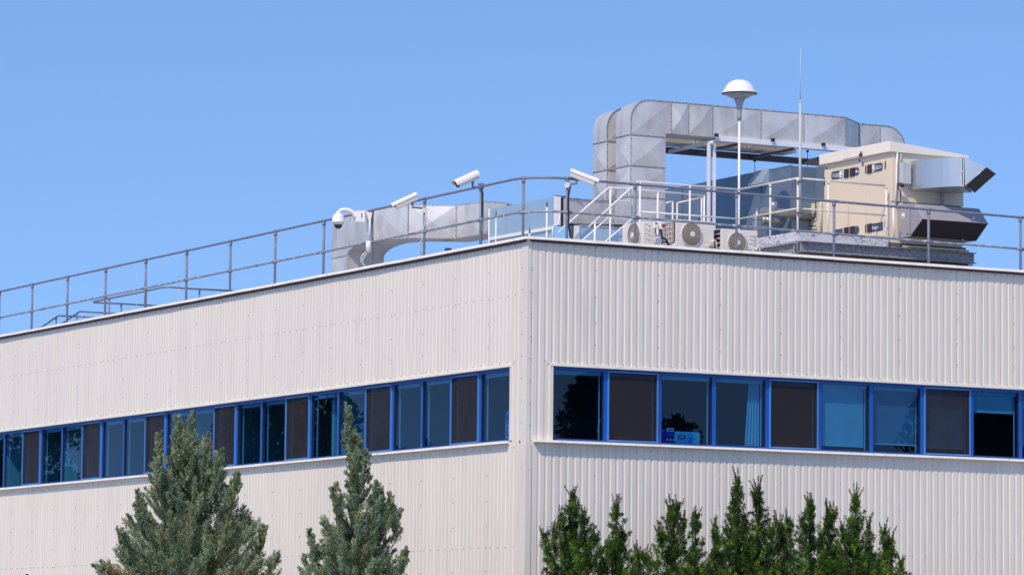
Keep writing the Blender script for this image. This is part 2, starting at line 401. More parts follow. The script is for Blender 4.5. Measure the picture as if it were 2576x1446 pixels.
def profile(s0, s1, pitch=0.1435, crest=0.085, bev=0.013, dep=0.0115, flip=False):
    out = []; s = s0; k = 0
    out.append((s0, 0.0))
    while s+pitch < s1:
        pan = pitch-crest-2*bev
        out += [(s+pan, 0.0), (s+pan+bev, dep), (s+pan+bev+crest, dep), (s+pitch, 0.0)]
        s += pitch
    out.append((s1, 0.0))
    return out
def clad(mb, W, s0, s1, z0, z1, flip):
    pr = profile(s0, s1, dep=0.0085 if W is WL else 0.0115)
    for (a, na), (b, nb) in zip(pr[:-1], pr[1:]):
        if b-a < 1e-6: continue
        pts = [W(a, na, z0), W(b, nb, z0), W(b, nb, z1), W(a, na, z1)]
        mb.poly(pts[::-1] if flip else pts, 'clad')
def screws(mb, W, s0, s1, zs, every):
    # fixings sit in the pans, two pitches apart, one pitch at a sheet joint
    pitch = 0.1435; s = s0+0.016; k = 0
    pos = []
    while s < s1:
        pos.append((s, k % 5 == 0)); s += pitch*(1 if k % 5 == 4 else 2); k += 1
    for s, joint in pos:
        if joint and zs[0][0] > 8:
            for za, zb_ in ((TZ+0.002, ZC-0.09), (0.1, ZSILL-0.05)): mb.box(W(s-0.0135, 0.0, za), W(s-0.0105, 0.0012, zb_), 'seam')
        for z, only_joint in zs:
            if only_joint and not joint: continue
            c = np.array(W(s, 0.006, z+rng.uniform(-.006, .006))); e = 0.006
            t = np.array(W(e, 0, 0)); nn = np.array(W(0, 0.008, 0))
            mb.obox(c, t, nn, (0, 0, e), 'screw')
LS, RS = 0.612, 0.515        # window band starts this far from the corner
LE = 29.0                   # left band ends beyond the frame
RE = 16.4
TZ = ZHEAD+0.047
for W, flip, s_start, s_end, length, nm in ((WL, True, LS, LE, LW, 'L'), (WR, False, RS, RE, RW, 'R')):
    b = MB()
    c0 = 0.15 if nm == 'L' else 0.055
    clad(b, W, c0, length, TZ-0.01, ZC-0.04, flip)            # parapet strip
    clad(b, W, 0.28 if nm == 'L' else 0.078, length, 0.0, ZSILL-0.02, flip)
    b.v = [tuple(p) for p in b.v]
    clad(b, W, c0, s_start-0.07, ZSILL-0.02, TZ-0.01, flip)   # beside the band, at the corner
    clad(b, W, s_end+0.07, length, ZSILL-0.02, TZ-0.01, flip)
    zz = [(ZC-0.12, False), (8.05, False) if nm == 'L' else (8.05, True), (TZ+0.035, False), (ZSILL-0.12, False), (3.62, False), (8.52, True), (7.6, True), (7.2, True), (4.9, True), (4.45, True), (4.0, True), (3.2, True)]
    screws(b, W, c0, length, zz, 2)
    o = b.build('wall_cladding', bld)
# corner flashings: upper and wider lower one
b = MB()
def corner(mb, wl_, wr_, n, z0, z1):
    mb.prism([(0.001, wl_, z0), (-n, wl_, z0), (-n, -n, z0), (wr_, -n, z0), (wr_, 0.001, z0), (0.001, 0.001, z0)][::-1], (0, 0, z1-z0), 'clad')
corner(b, 0.185, 0.060, 0.019, ZSILL-0.06, ZC-0.05)
corner(b, 0.30, 0.085, 0.028, 0.02, ZSILL-0.061)
for k in range(10):
    z = 5.0+0.39*k
    b.obox((-0.022, 0.165, z), (0.008, 0, 0), (0, 0.0065, 0), (0, 0, 0.0065), 'screw')
    b.obox((0.048, -0.022, z-0.05), (0.0065, 0, 0), (0, 0.008, 0), (0, 0, 0.0065), 'screw')
b.build('corner_flashing', bld)
# solid core of the walls behind the sheets
b = MB()
b.box((0.004, 0.004, TZ-0.01), (0.22, LW, ZC-0.05), 'inside'); b.box((0.004, 0.004, 0.0), (0.22, LW, ZSILL-0.02), 'inside')
b.box((0.22, 0.004, TZ-0.01), (RW, 0.22, ZC-0.05), 'inside'); b.box((0.22, 0.004, 0.0), (RW, 0.22, ZSILL-0.02), 'inside')
b.box((0.004, 0.004, ZSILL-0.02), (0.22, LS-0.03, TZ-0.01), 'inside'); b.box((0.22, 0.004, ZSILL-0.02), (RS-0.03, 0.22, TZ-0.01), 'inside')
b.box((0.004, LE+0.03, ZSILL-0.02), (0.22, LW, TZ-0.01), 'inside'); b.box((RE+0.03, 0.004, ZSILL-0.02), (RW, 0.22, TZ-0.01), 'inside')
b.box((0.22, LW-0.2, 0), (RW, LW, ZC-0.05), 'clad'); b.box((RW-0.2, 0.22, 0), (RW, LW-0.2, ZC-0.05), 'clad')
b.build('wall_core', bld)
b = MB(); b.box((0.22, 0.22, ZR-0.3), (RW-0.2, LW-0.2, ZR), 'roofing'); b.build('roof', bld)
# the rooms behind the windows
b = MB()
b.box((0.22, 0.22, 4.55), (RW-0.2, LW-0.2, 4.65), 'inside')
b.box((5.2, 5.2, 4.65), (5.3, LW-0.2, ZR-0.3), 'inside'); b.box((5.3, 5.2, 4.65), (RW-0.2, 5.3, ZR-0.3), 'inside')
b.box((0.22, 0.22, 7.02), (5.2, LW-0.2, 7.1), 'inside'); b.box((5.2, 0.22, 7.02), (RW-0.2, 5.2, 7.1), 'inside')
for yy in (8.35, 15.35, 22.4, 26.0):
    b.box((0.30, yy, 4.65), (5.2, yy+0.12, 7.02), 'blind')
b.box((0.22, 0.3, 5.30), (0.48, LW-0.3, 5.46), 'white'); b.box((0.48, 0.22, 5.30), (RW-0.3, 0.46, 5.46), 'white')
b.build('interior', bld)

# parapet capping: folded strips, slightly wavy, with joints
def capping(W, length, n0, wav, seed, s_start, grow=0.0):
    r = random.Random(seed); mb = MB(); s = s_start; last = None
    ys = [s_start]
    while ys[-1] < length: ys.append(min(length, ys[-1]+0.6))
    outs = [n0+r.uniform(-wav, wav)+0.006*math.sin(y*1.9+seed)+grow*min(1.0, y/2.0) for y in ys]; outs[0] = n0
    zo = [r.uniform(-0.0025, 0.0025) for y in ys]; zo[0] = 0
    for (a, na, za), (c, nc, zc_) in zip(zip(ys, outs, zo), list(zip(ys, outs, zo))[1:]):
        # mitre at the corner
        ai = -na if a == s_start else a
        inn = 0.24
        aa = inn if a == s_start else a
        lo = [W(ai, na, ZC-0.048+za), W(c, nc, ZC-0.048+zc_), W(c, -inn, ZC-0.048), W(aa, -inn, ZC-0.048)]
        hi = [W(ai if a != s_start else -(na-0.016), na-0.016, ZC+za), W(c, nc-0.016, ZC+zc_), W(c, -inn, ZC+0.012), W(aa, -inn, ZC+0.012)]
        mb.hexa(lo+hi, 'trim')
    s = 0.35
    while s < length:
        mb.box(W(s, n0-0.02, ZC-0.049), W(s+0.006, n0+0.003, ZC-0.012), 'flange'); s += 2.52
    # tucked under: drip flange, coloured dark to stand for the soffit shade
    mb.box(W(0.03, 0.0145, ZC-0.085), W(length, 0.05, ZC-0.0485), 'capping_shade')
    return mb.build('parapet_capping', bld)
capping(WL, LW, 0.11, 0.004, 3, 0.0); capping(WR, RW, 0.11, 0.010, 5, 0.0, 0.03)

# head flashing, sill, jambs
for W, s0, s1, nm in ((WL, LS, LE, 'L'), (WR, RS, RE, 'R')):
    b = MB(); s = s0-0.07; r = random.Random(11)
    while s < s1:
        e = min(s+2.5, s1+0.07); d = r.uniform(-0.002, 0.002)
        b.box(W(s, -0.06, ZHEAD+d), W(e-0.002, 0.034+d, ZHEAD+0.047), 'trim'); s = e
    b.build('head_flashing', bld)
    so = 0.118 if nm == 'L' else 0.142
    b = MB(); s = s0-(0.40 if nm == 'R' else 0.0)
    while s < s1:
        e = min(s+2.52, s1+0.07); d = r.uniform(-0.004, 0.004); d2 = r.uniform(-0.006, 0.006)
        z0 = 5.44+d*0.5
        b.hexa([W(s, -0.09, z0), W(e-0.002, -0.09, z0), W(e-0.002, so+d2, z0-0.003), W(s, so+d, z0-0.003),
                W(s, -0.09, ZSILL), W(e-0.002, -0.09, ZSILL), W(e-0.002, so-0.012+d2, ZSILL-0.006), W(s, so-0.012+d, ZSILL-0.006)], 'trim')
        for k in range(1, 5):
            t = s+(e-s)*k/5
            b.obox(W(t, so-0.005, 5.462), (0.005, 0, 0), (0, 0.005, 0), (0, 0, 0.005), 'flange')
        b.box(W(e-0.008, 0.1, 5.437), W(e-0.003, so+0.001, ZSILL-0.012), 'flange')
        s = e
    b.build('window_sill', bld)
    b = MB(); b.box(W(s0-0.075, 0.0, ZSILL+0.001), W(s0-0.002, 0.022, ZHEAD-0.001), 'clad')
    b.box(W(s0-0.03, -0.16, ZSILL+0.001), W(s0-0.0021, 0.0, ZHEAD-0.001), 'clad'); b.build('jamb_flashing', bld)

# windows: each one a part with its pane, blind and insect screen
def window(W, s0, s1, typ, blind=None, left_of=None):
    zb, zt = ZSILL+0.003, ZHEAD+0.03
    f0, f1 = -0.14, -0.085
    f = MB(); h = 0.046
    f.box(W(s0+0.0005, f0, zb), W(s0+h, f1, zt), 'blue'); f.box(W(s1-h, f0, zb), W(s1-0.0005, f1, zt), 'blue')
    f.box(W(s0+h, f0, zb), W(s1-h, f1-0.002, zb+0.040), 'blue'); f.box(W(s0+h, f0, zt-0.085), W(s1-h, f1-0.002, zt), 'blue')
    g0, g1 = f1-0.001, f1+0.0015
    for A_, B_ in (((s0+h-.006, zb+.036), (s0+h+.003, zt-.08)), ((s1-h-.003, zb+.036), (s1-h+.006, zt-.08)), ((s0+h+.003, zb+.034), (s1-h-.003, zb+.043))):
        f.box(W(A_[0], g0-.03, A_[1]), W(B_[0], g1, B_[1]), 'black')
    for t in (0.3, 0.75):
        f.box(W(s0+(s1-s0)*t, f1-0.002, zb+0.012), W(s0+(s1-s0)*t+0.05, f1+0.001, zb+0.022), 'dark')
    wd = f.build('window', bld)
    p = MB(); gn = -0.118
    pts = [W(s0+h-0.003, gn, zb+0.038), W(s1-h+0.003, gn, zb+0.038), W(s1-h+0.003, gn, zt-0.083), W(s0+h-0.003, gn, zt-0.083)]
    pts = [np.asarray(P_)+np.asarray(W(0, rng.uniform(-.004, .004), 0)) for P_ in pts]; pts[3] = pts[0]+pts[2]-pts[1]
    p.poly(pts[::-1] if W is WL else pts, 'glass'); p.build('pane', wd)
    # blind cassette and side guides
    c = MB()
    c.box(W(s0+0.055, -0.23, zt-0.155), W(s1-0.055, -0.16, zt-0.085), 'blind_edge')
    far = s1-0.10 if W is WL else s1-0.085
    c.box(W(far, -0.20, zb+0.03), W(far+0.018, -0.18, zt-0.155), 'blind_edge')
    c.build('blind_cassette', wd)
    if blind:
        zbot = zt-0.155-(zt-0.155-zb-0.05)*blind
        d = MB(); d.box(W(s0+0.06, -0.196, zbot), W(s1-0.105, -0.192, zt-0.155), 'blind_grey' if 0.8 < blind < 0.9 else 'blind'); d.box(W(s0+0.06, -0.205, zbot-0.022), W(s1-0.105, -0.185, zbot), 'blind_edge')
        d.build('roller_blind', wd)
    if typ == 'screen':
        d = MB(); a, e = s0+0.034, s1-0.034; z0, z1 = zb+0.022, zt-0.062; n0, n1 = f1+0.001, f1+0.026; w = 0.026
        d.box(W(a, n0, z0), W(a+w, n1, z1), 'blue_light'); d.box(W(e-w, n0, z0), W(e, n1, z1), 'blue_light')
        d.box(W(a+w, n0, z0), W(e-w, n1-0.002, z0+w), 'blue_light'); d.box(W(a+w, n0, z1-w), W(e-w, n1-0.002, z1), 'blue_light')
        for cs in (a+w/2, e-w/2):
            for cz in (z0+w/2, z1-w/2): d.obox(W(cs, n1, cz), (0.012, 0, 0), (0, 0.012, 0), (0, 0, 0.012), 'rust')
        pts = [W(a+w, n0+0.012, z0+w), W(e-w, n0+0.012, z0+w), W(e-w, n0+0.012, z1-w), W(a+w, n0+0.012, z1-w)]
        d.poly(pts[::-1] if W is WL else pts, 'screen')
        d.build('insect_screen', wd)
    if typ == 'curtain':
        d = MB(); pr = []
        for k in range(33):
            t = k/32; pr.append((s1-0.40+0.30*t, -0.22+0.016*math.sin(t*26)))
        for (a, na), (b_, nb) in zip(pr[:-1], pr[1:]):
            ka = 1.0 if a > s1-0.22 else 1.0
            d.poly([W(a, na, zb+0.02), W(b_, nb, zb+0.02), W(b_*0.72+0.28*(s1-0.12), nb, zt-0.16), W(a*0.72+0.28*(s1-0.12), na, zt-0.16)], 'curtain')
        d.build('curtain', wd)
    return wd
lm = [0.612]+[v-0.065 for v in [ 1.975, 3.124, 4.281, 5.468, 6.631, 7.82, 9.043, 10.19, 11.339, 12.524, 13.668, 14.923, 16.115, 17.264, 18.448, 19.644, 20.795, 22.0, 23.241, 24.397, 25.576, 26.75, 27.9]]+[LE]
lt = ['f', 'screen', 'f', 'f', 'screen', 'f', 'f', 'screen', 'f', 'f', 'screen', 'f', 'f', 'screen', 'f', 'f', 'screen', 'f', 'f', 'screen', 'f', 'f', 'screen', 'f']
for a, c, t in zip(lm[:-1], lm[1:], lt): window(WL, a, c, t)
rm = [0.517]+[v-0.015 for v in [ 1.649, 2.754, 3.895, 5.027, 6.145, 7.276, 8.407, 9.516, 10.632, 11.78, 12.93, 14.08, 15.23]]+[RE]
rt = [('f', None), ('screen', None), ('f', None), ('curtain', None), ('screen', None), ('f', 0.93), ('f', 0.87), ('screen', 0.9), ('f', 0.27), ('f', 0.8), ('screen', None), ('f', None), ('f', None), ('screen', None)]
for a, c, (t, bl) in zip(rm[:-1], rm[1:], rt): window(WR, a, c, t, bl)
# small outlet low on the left wall
b = MB(); c = PX(0, (71.5, 1446)); yv, zv = c[1], c[2]
b.box((-0.03, yv-0.11, zv-0.42), (-0.012, yv+0.11, zv+0.06), 'trim'); b.box((-0.034, yv-0.09, zv-0.40), (-0.030, yv+0.09, zv+0.03), 'deep_shade')
b.build('wall_vent', bld)

# ================================================================== GREY GUARD RAILING
rl = thing('guard_railing', (0.15, 0.15, ZC), 'grey tubular guard railing running round the parapet of the flat roof', 'railing')
RO = 0.15
yL = [0.60, 2.09, 4.331, 6.53, 8.644, 10.889, 13.069, 15.299, 17.487, 19.728, 21.955, 24.116, 26.20, 28.4]
xR = [0.853, 2.247, 4.375, 6.479, 8.578, 10.671, 12.8, 14.9]
def zt_l(y): return 10.155-0.0013*y
def zt_r(x): return 10.150-0.0078*x
def rail_path(z_l, z_r):
    rad = 0.75
    pts = [np.array([RO, y, z_l(y)]) for y in (30.0, 24, 18, 12, 6, 3, 1.6, RO+rad)]
    for p in arc((RO+rad, RO+rad, 0), rad, math.pi, 1.5*math.pi, 10, (1, 0, 0), (0, 1, 0))[1:]:
        f = (p[0]-RO)/rad; p[2] = z_l(0.9)*(1-f)+z_r(0.9)*f; pts.append(p)
    pts += [np.array([x, RO, z_r(x)]) for x in (2, 4, 6, 9, 12, 16.5)]
    return pts
pz = [PX(RO, (0, 799))[2], PX(RO, (1205, 554.5))[2], PY(RO, (1600, 548))[2], PY(RO, (2576, 627))[2]]
px_ = [PY(RO, (1600, 548))[0], PY(RO, (2576, 627))[0]]
def zm_l(y): return pz[1]+(pz[0]-pz[1])*(y-2.1)/24.0
def zm_r(x): return pz[2]+(pz[3]-pz[2])*(x-px_[0])/(px_[1]-px_[0])
b = MB(); b.tube(rail_path(zt_l, zt_r), 0.0235, 'rail', 12); b.build('top_rail', rl)
b = MB(); b.tube(rail_path(zm_l, zm_r), 0.0215, 'rail_mid', 12)
for k in range(9):
    y = 3.1+2.9*k; b.tube([(RO, y-0.05, zm_l(y)), (RO, y+0.05, zm_l(y))], 0.028, 'rail_mid', 10)
b.build('mid_rail', rl)
def post(x, y, zt, zm, along):
    b = MB(); b.tube([(x, y, ZC-0.12), (x, y, zt-0.02)], 0.025, 'rail', 12)
    b.lathe((x, y, ZC-0.12), [(0.06, 0.11), (0.06, 0.128), (0.032, 0.14)], 'rail', 12)
    b.tube([(x, y, zt-0.085), (x, y, zt-0.028)], 0.034, 'rail', 12)
    a = np.array(along)*0.042
    b.tube([np.array((x, y, zt))-a, np.array((x, y, zt))+a], 0.031, 'rail', 12)
    b.tube([(x, y, zm-0.036), (x, y, zm+0.036)], 0.0335, 'rail', 12)
    a = np.array(along)*0.085
    b.tube([np.array((x, y, zm))-a, np.array((x, y, zm))+a], 0.0285, 'rail_mid', 12)
    b.obox(np.array((x, y, zm))+a*0.6+np.array((0, 0, -0.03)), (0.012, 0, 0), (0, 0.012, 0), (0, 0, 0.014), 'rail')
    b.build('post', rl)
for y in yL:
    x = RO if y > 0.9 else RO+0.75-math.sqrt(0.75**2-(RO+0.75-y)**2)
    post(x, y, zt_l(y), zm_l(y), (0, 1, 0) if y > 0.9 else (-0.55, 0.83, 0))
for x in xR:
    y = RO if x > 0.9 else RO+0.75-math.sqrt(0.75**2-(RO+0.75-x)**2)
    post(x, y, zt_r(x), zm_r(x), (1, 0, 0))

# ================================================================== LOW HANDRAILS FAR LEFT ON THE ROOF
hr = thing('hatch_handrail', (1.0, 22, ZR), 'low grey looped handrail round a roof hatch at the far left', 'handrail')
z0 = PX(1.6, q(8, 1060, 692))[2]
b = MB()
loop = [(1520, 766), (1165, 743), (960, 735), (905, 731), (915, 721), (960, 712), (1060, 692), (1400, 624), (1540, 592), (1590, 585), (1640, 583), (1800, 597), (2250, 620)]
b.tube([PZ(z0, q(8, *p)) for p in loop], 0.021, 'rail', 10)
b.build('top_rail', hr)
for x, y in ((1057, 694), (1172, 745), (1412, 622), (1928, 606)):
    p = PZ(z0, q(8, x, y)); b = MB(); b.tube([(p[0], p[1], ZR-0.05), (p[0], p[1], z0)], 0.02, 'rail', 10); b.build('post', hr)
for pts, pp, xv, lab in (([(400, 972), (540, 876), (566, 859), (905, 876)], (542, 878), 0.75, 'nearer low grey stair handrail sloping down behind the far left parapet'),
                         ([(600, 935), (745, 836), (772, 819), (1000, 832), (1110, 836)], (742, 838), 1.35, 'second low grey stair handrail between the sloping one and the loop')):
    P = [PX(xv, q(8, *p)) for p in pts]
    h = thing('stair_handrail', (P[0][0], P[0][1], ZR), lab, 'handrail', 'low stair handrails on the roof')
    d = P[0]-P[1]; d /= np.linalg.norm(d)
    b = MB(); b.tube([P[0]+d*0.35]+P, 0.021, 'rail', 10); b.build('top_rail', h)
    p = PX(xv, q(8, *pp)); b = MB(); b.tube([(p[0], p[1], ZR-0.05), p], 0.02, 'rail', 10); b.build('post', h)
for (x, y0), lab in (((1324, 425), 'shorter hair-thin rod standing left of its twin above the far railing'), ((1732, 262), 'taller hair-thin rod standing between two far railing posts')):
    p = PX(1.2, q(8, x, y0)); b = MB(); b.tube([(p[0], p[1], ZR-0.05), (p[0], p[1], ZR+0.8)], 0.005, 'conduit', 6); b.tube([(p[0], p[1], ZR+0.8), p], 0.0035, 'conduit', 6, 0.0025)
    tag(b.build('lightning_rod'), lab, 'rod', 'thin rods on the roof')

# ================================================================== SURVEILLANCE CAMERAS
def frame_of(d):
    d = np.asarray(d, float); d /= np.linalg.norm(d)
    s = np.cross(d, (0, 0, 1)); s /= np.linalg.norm(s); n = np.cross(s, d)
    return d, s, n
def bullet_camera(c, d, length, label, post_xy, post_z, arm, cable, round_top=False, clamp='white_cam'):
    """c: centre of the sunshield; d: looking direction; arm: list of points of the bracket"""
    c = np.asarray(c, float); d, s, n = frame_of(d)
    t = thing('security_camera', (post_xy[0], post_xy[1], post_z-0.1), label, 'camera', 'security cameras on the railing')
    L = length/2
    sh = MB(); w = 0.092
    top = []
    if round_top:
        top = [(w*math.cos(a), 0.012+0.074*math.sin(a)) for a in np.linspace(0, math.pi, 11)]
    else:
        top = [(w, 0.0), (w, 0.040), (w*0.82, 0.064), (w*0.4, 0.072), (-w*0.4, 0.072), (-w*0.82, 0.064), (-w, 0.040), (-w, 0.0)]
    if round_top: top = [(w, -0.02)]+top+[(-w, -0.02)]
    inn = [(a*0.94, b_-0.005 if b_ > 0.02 else b_) for a, b_ in top][::-1]
    ring = top+inn
    a0 = c-d*L
    for (p0, p1) in zip(ring, ring[1:]+ring[:1]):
        A = a0+s*p0[0]+n*p0[1]; B = a0+s*p1[0]+n*p1[1]
        sh.poly([A, B, B+d*length, A+d*length], 'white_cam', False)
    k = len(top)
    for i in range(k-1):
        for e in (0.0, length):
            q0 = [top[i], top[i+1], (top[i+1][0]*0.94, top[i+1][1]-0.005 if top[i+1][1] > 0.02 else top[i+1][1]), (top[i][0]*0.94, top[i][1]-0.005 if top[i][1] > 0.02 else top[i][1])]
            sh.poly([a0+d*e+s*u_+n*v_ for u_, v_ in q0], 'white_cam')
    # rear cap of the shield
    sh.poly([a0+d*0.004+s*u_+n*v_ for u_, v_ in top], 'white_cam')
    sh.build('sunshield', t)
    bd = MB(); bw = 0.068
    sec = [(bw, 0.045), (bw, -0.036), (bw*0.7, -0.074), (-bw*0.7, -0.074), (-bw, -0.036), (-bw, 0.045)]
    bd.prism([a0+d*0.02+s*u_+n*v_ for u_, v_ in sec], d*(length-0.075), 'white_cam')
    for e in (0.10, length-0.17): bd.obox(a0+d*e-n*0.012, s*0.058, d*0.014, n*0.012, 'white_cam')
    bd.build('housing', t)
    ln = MB(); f = a0+d*(length-0.053)
    ln.prism([f+s*u_*0.9+n*v_*0.9 for u_, v_ in sec], d*0.004, 'black'); ln.lathe(f+d*0.004, [(0.03, 0), (0.03, 0.006), (0.02, 0.008)], 'black', 16, d)
    ln.build('lens', t)
    top_ = c-d*0.12-n*0.07
    low_ = top_-np.array((0, 0, 1.0))*max(0.03, float(top_[2]-arm[-1][2])-0.015)
    arm = [top_, (top_+low_)/2, low_, low_+(arm[-1]-low_)*0.5, arm[-1]]
    br = MB(); br.tube(arm, 0.021, 'rail', 10); br.tube([top_, top_-np.array((0, 0, 0.05))], 0.025, 'rail', 10)
    br.build('bracket', t)
    cl = MB(); px, py = post_xy
    cl.obox((px-0.005, py-0.01, post_z), (0.034, 0, 0), (0, 0.034, 0), (0, 0, 0.048), clamp)
    for dz in (-0.033, 0.033): cl.tube([(px-0.06*0.88, py+0.06*0.47, post_z+dz), (px+0.06*0.88, py-0.06*0.47, post_z+dz)], 0.006, 'dark', 6)
    cl.build('clamp', t)
    if cable:
        cb = MB(); cb.tube(cable[0], cable[1], cable[2], 8); cb.build('cable', t)
    return t
def mid(k, x, y, depth_pt):       # point seen at a pixel, as far away as depth_pt
    dd = float(np.dot(np.asarray(depth_pt)-CAM, FW)); return CAM+ray(*q(k, x, y))*dd
# two on the left side, one over the corner bay, one beyond the corner
pc = np.array((RO, 4.331, 9.98))
c = mid(6, 1025, 498, pc)-RT*0; c = c-FW*0.0
bullet_camera(c, -RT*0.905-UP*0.42-FW*0.06, 0.51, 'boxy white camera aimed down left beside the dome camera', (RO, 4.331), 9.93,
              [mid(6, 1128, 535, pc), mid(6, 1130, 572, pc), mid(6, 1180, 578, pc), mid(6, 1250, 582, pc)],
              ([mid(6, 1278, 625, pc)-FW*0.04, mid(6, 1275, 720, pc)-FW*0.05, mid(6, 1245, 840, pc)-FW*0.05, mid(6, 1238, 930, pc)-FW*0.05, mid(6, 1205, 1010, pc)-FW*0.03, mid(6, 1203, 1090, pc), mid(6, 1222, 1160, pc)], 0.015, 'conduit'))
pc = np.array((RO, 2.09, 10.1))
bullet_camera(mid(6, 1760, 240, pc)-FW*0.1, -RT*0.80-UP*0.38-FW*0.50, 0.52, 'round topped white camera with dark lens, highest on the left side of the railing', (RO, 2.09), 10.16,
              [mid(6, 1832, 285, pc), mid(6, 1836, 312, pc), mid(6, 1880, 325, pc), mid(6, 1940, 340, pc)],
              ([mid(6, 1945, 350, pc)-FW*0.04, mid(6, 1958, 400, pc)-FW*0.05, mid(6, 1952, 700, pc)-FW*0.05, mid(6, 1938, 800, pc)-FW*0.05, mid(6, 1945, 960, pc)-FW*0.05, mid(6, 1935, 1030, pc)], 0.020, 'cable'), True, 'rail')
pc = np.array((0.853, RO, 10.05))
bullet_camera(mid(7, 1775, 240, pc), RT*0.93-UP*0.36-FW*0.08, 0.54, 'boxy white camera aimed down right past the building corner', (0.853, RO), 10.02,
              [mid(7, 1650, 280, pc), mid(7, 1650, 325, pc), mid(7, 1610, 330, pc), mid(7, 1560, 330, pc)],
              ([mid(7, 1585, 360, pc)-FW*0.04, mid(7, 1570, 420, pc)-FW*0.06, mid(7, 1556, 520, pc)-FW*0.06, mid(7, 1558, 850, pc)-FW*0.06, mid(7, 1575, 940, pc)-FW*0.06, mid(7, 1590, 1050, pc)], 0.020, 'cable'), False, 'white')

# dome camera
pd = np.array((RO-0.07, 6.53, 10.0))
dc = thing('dome_camera', (RO-0.06, 6.6, ZC), 'white dome camera hanging from a curved arm on the railing', 'camera')
def m9(x, y, k=0.0): return mid(9, x, y, pd)-FW*k
ctr = m9(408, 420, 0.22); s_ = 5.05e-3*1.0/5.786*1.0*5.786/5.786   # metres per zoomed pixel at this distance
sc9 = float(np.dot(pd-CAM, FW))/FPX/5.786/1.490727
b = MB(); b.lathe(ctr, [(0.0, 235*sc9), (35*sc9, 225*sc9), (60*sc9, 185*sc9), (105*sc9, 150*sc9), (130*sc9, 100*sc9), (136*sc9, 0), (140*sc9, -6*sc9), (138*sc9, -14*sc9), (118*sc9, -20*sc9), (112*sc9, -60*sc9), (90*sc9, -66*sc9)], 'white', 28); b.build('dome_housing', dc)
b = MB(); b.lathe(ctr, [(90*sc9*math.cos(a), -64*sc9-90*sc9*math.sin(a)) for a in np.linspace(0, math.pi/2, 8)], 'black', 24); b.build('dome_lens', dc)
b = MB(); b.tube([m9(405, 250, 0.22), m9(420, 205, 0.22), m9(475, 165, 0.21), m9(545, 155, 0.19), m9(620, 165, 0.17), m9(700, 205, 0.15), m9(760, 270, 0.13), m9(790, 350, 0.12)], 0.030, 'white', 14, 0.05); b.build('arm', dc)
jb = m9(885, 300, 0.11)
b = MB(); b.obox(jb, RT*0.090, UP*0.108, FW*0.09, 'white'); b.obox(jb+RT*0.02-FW*0.092, RT*0.001, UP*0.10, FW*0.002, 'flange')
for dy in (0.034, -0.008): b.lathe(jb+RT*0.028+UP*dy-FW*0.09, [(0.014, 0), (0.014, 0.004)], 'black', 14, -FW)
b.build('junction_box', dc, 0.012)
b = MB(); b.prism([m9(985, 175, 0.06), m9(1135, 235, 0.06), m9(1105, 375, 0.06), m9(985, 365, 0.06)], FW*0.09, 'white'); b.build('bracket', dc)
b = MB(); b.tube([m9(1063, 370, 0.03), m9(1063, 800, 0.03)], 0.042, 'white', 16); b.tube([m9(1058, 800, 0.03), m9(1050, 1075, 0.03)], 0.052, 'white', 16); b.build('riser_pipe', dc)
b = MB(); b.tube([m9(1000, 808, 0.085), m9(1165, 812, 0.085)], 0.005, 'dark', 6); b.build('strap', dc)
b = MB()
b.tube([m9(1020, 1070, 0.03), m9(940, 1120, 0.04), m9(895, 1200, 0.04), m9(895, 1270, 0.04), m9(940, 1340, 0.03), m9(1020, 1380, 0.0)], 0.017, 'conduit', 8)
b.tube([m9(1035, 1075, 0.03), m9(975, 1160, 0.03), m9(935, 1240, 0.03), m9(925, 1300, 0.03)], 0.015, 'conduit', 8)
b.build('cable', dc)

# ================================================================== WHITE ACCESS RAILS, STAIRS AND WALKWAY
XW, YP, YW = 6.62, 3.712, 1.6
ZRL, ZML, ZPL = 10.69, 10.12, 9.56
wk = thing('access_stairs', (5.2, 4.2, ZR), 'white tube handrails of roof stairs and landing behind the grey railing', 'stairs')
wr_ = 0.0185
b = MB()
def tb(mb, a, c, r=wr_, mt='white_rail'): mb.tube([a, c], r, mt, 10)
fr = [np.array((4.37, YP, ZRL)), np.array((XW, YP, ZRL))]
st0 = PY(YP, q(4, 150, 810))
b.tube([st0, np.array((4.28, YP, ZRL-0.08)), fr[0], fr[1]], wr_, 'white_rail', 10); b.build('front_handrail', wk)
YB = YP+1.09
b = MB(); s0 = PY(YB, q(7, 1415, 990))
b.tube([s0, np.array((4.30, YB, ZRL-0.05)), np.array((4.37, YB, ZRL)), np.array((6.52, YB, ZRL-0.02))], wr_, 'white_rail', 10); b.build('back_handrail', wk)
b = MB(); tb(b, PY(YP, q(4, 345, 978))-np.array((.25, 0, .22)), PY(YP, q(4, 790, 620)), 0.0165); tb(b, (4.46, YP, ZML), (XW, YP, ZML), 0.0165); b.build('front_mid_rail', wk)
b = MB(); tb(b, PY(YB, q(4, 85, 958))-np.array((.25, 0, .22)), PY(YB, q(4, 395, 690)), 0.0165); tb(b, (4.4, YB, ZML), (6.52, YB, ZML-0.01), 0.0165); b.build('back_mid_rail', wk)
for nm, xx, yy, zb, zt_ in (('post', 4.42, YP, ZR, ZRL), ('post', 5.52, YP, ZR, ZRL), ('post', 4.395, YB, ZR, ZRL), ('post', 5.45, YB, ZR, ZRL), ('post', 6.50, YB, ZR, ZRL-0.01), ('post', PY(YP, q(4, 228, 745))[0], YP, ZR, PY(YP, q(4, 228, 745))[2])):
    b = MB(); tb(b, (xx, yy, zb), (xx, yy, zt_), 0.0185); b.build(nm, wk)
b = MB(); b.box((4.4, YP+0.03, ZPL-0.05), (XW, YB-0.03, ZPL), 'galv'); b.box((4.38, YP+0.01, ZPL-0.16), (XW, YP+0.028, ZPL+0.0), 'galv')
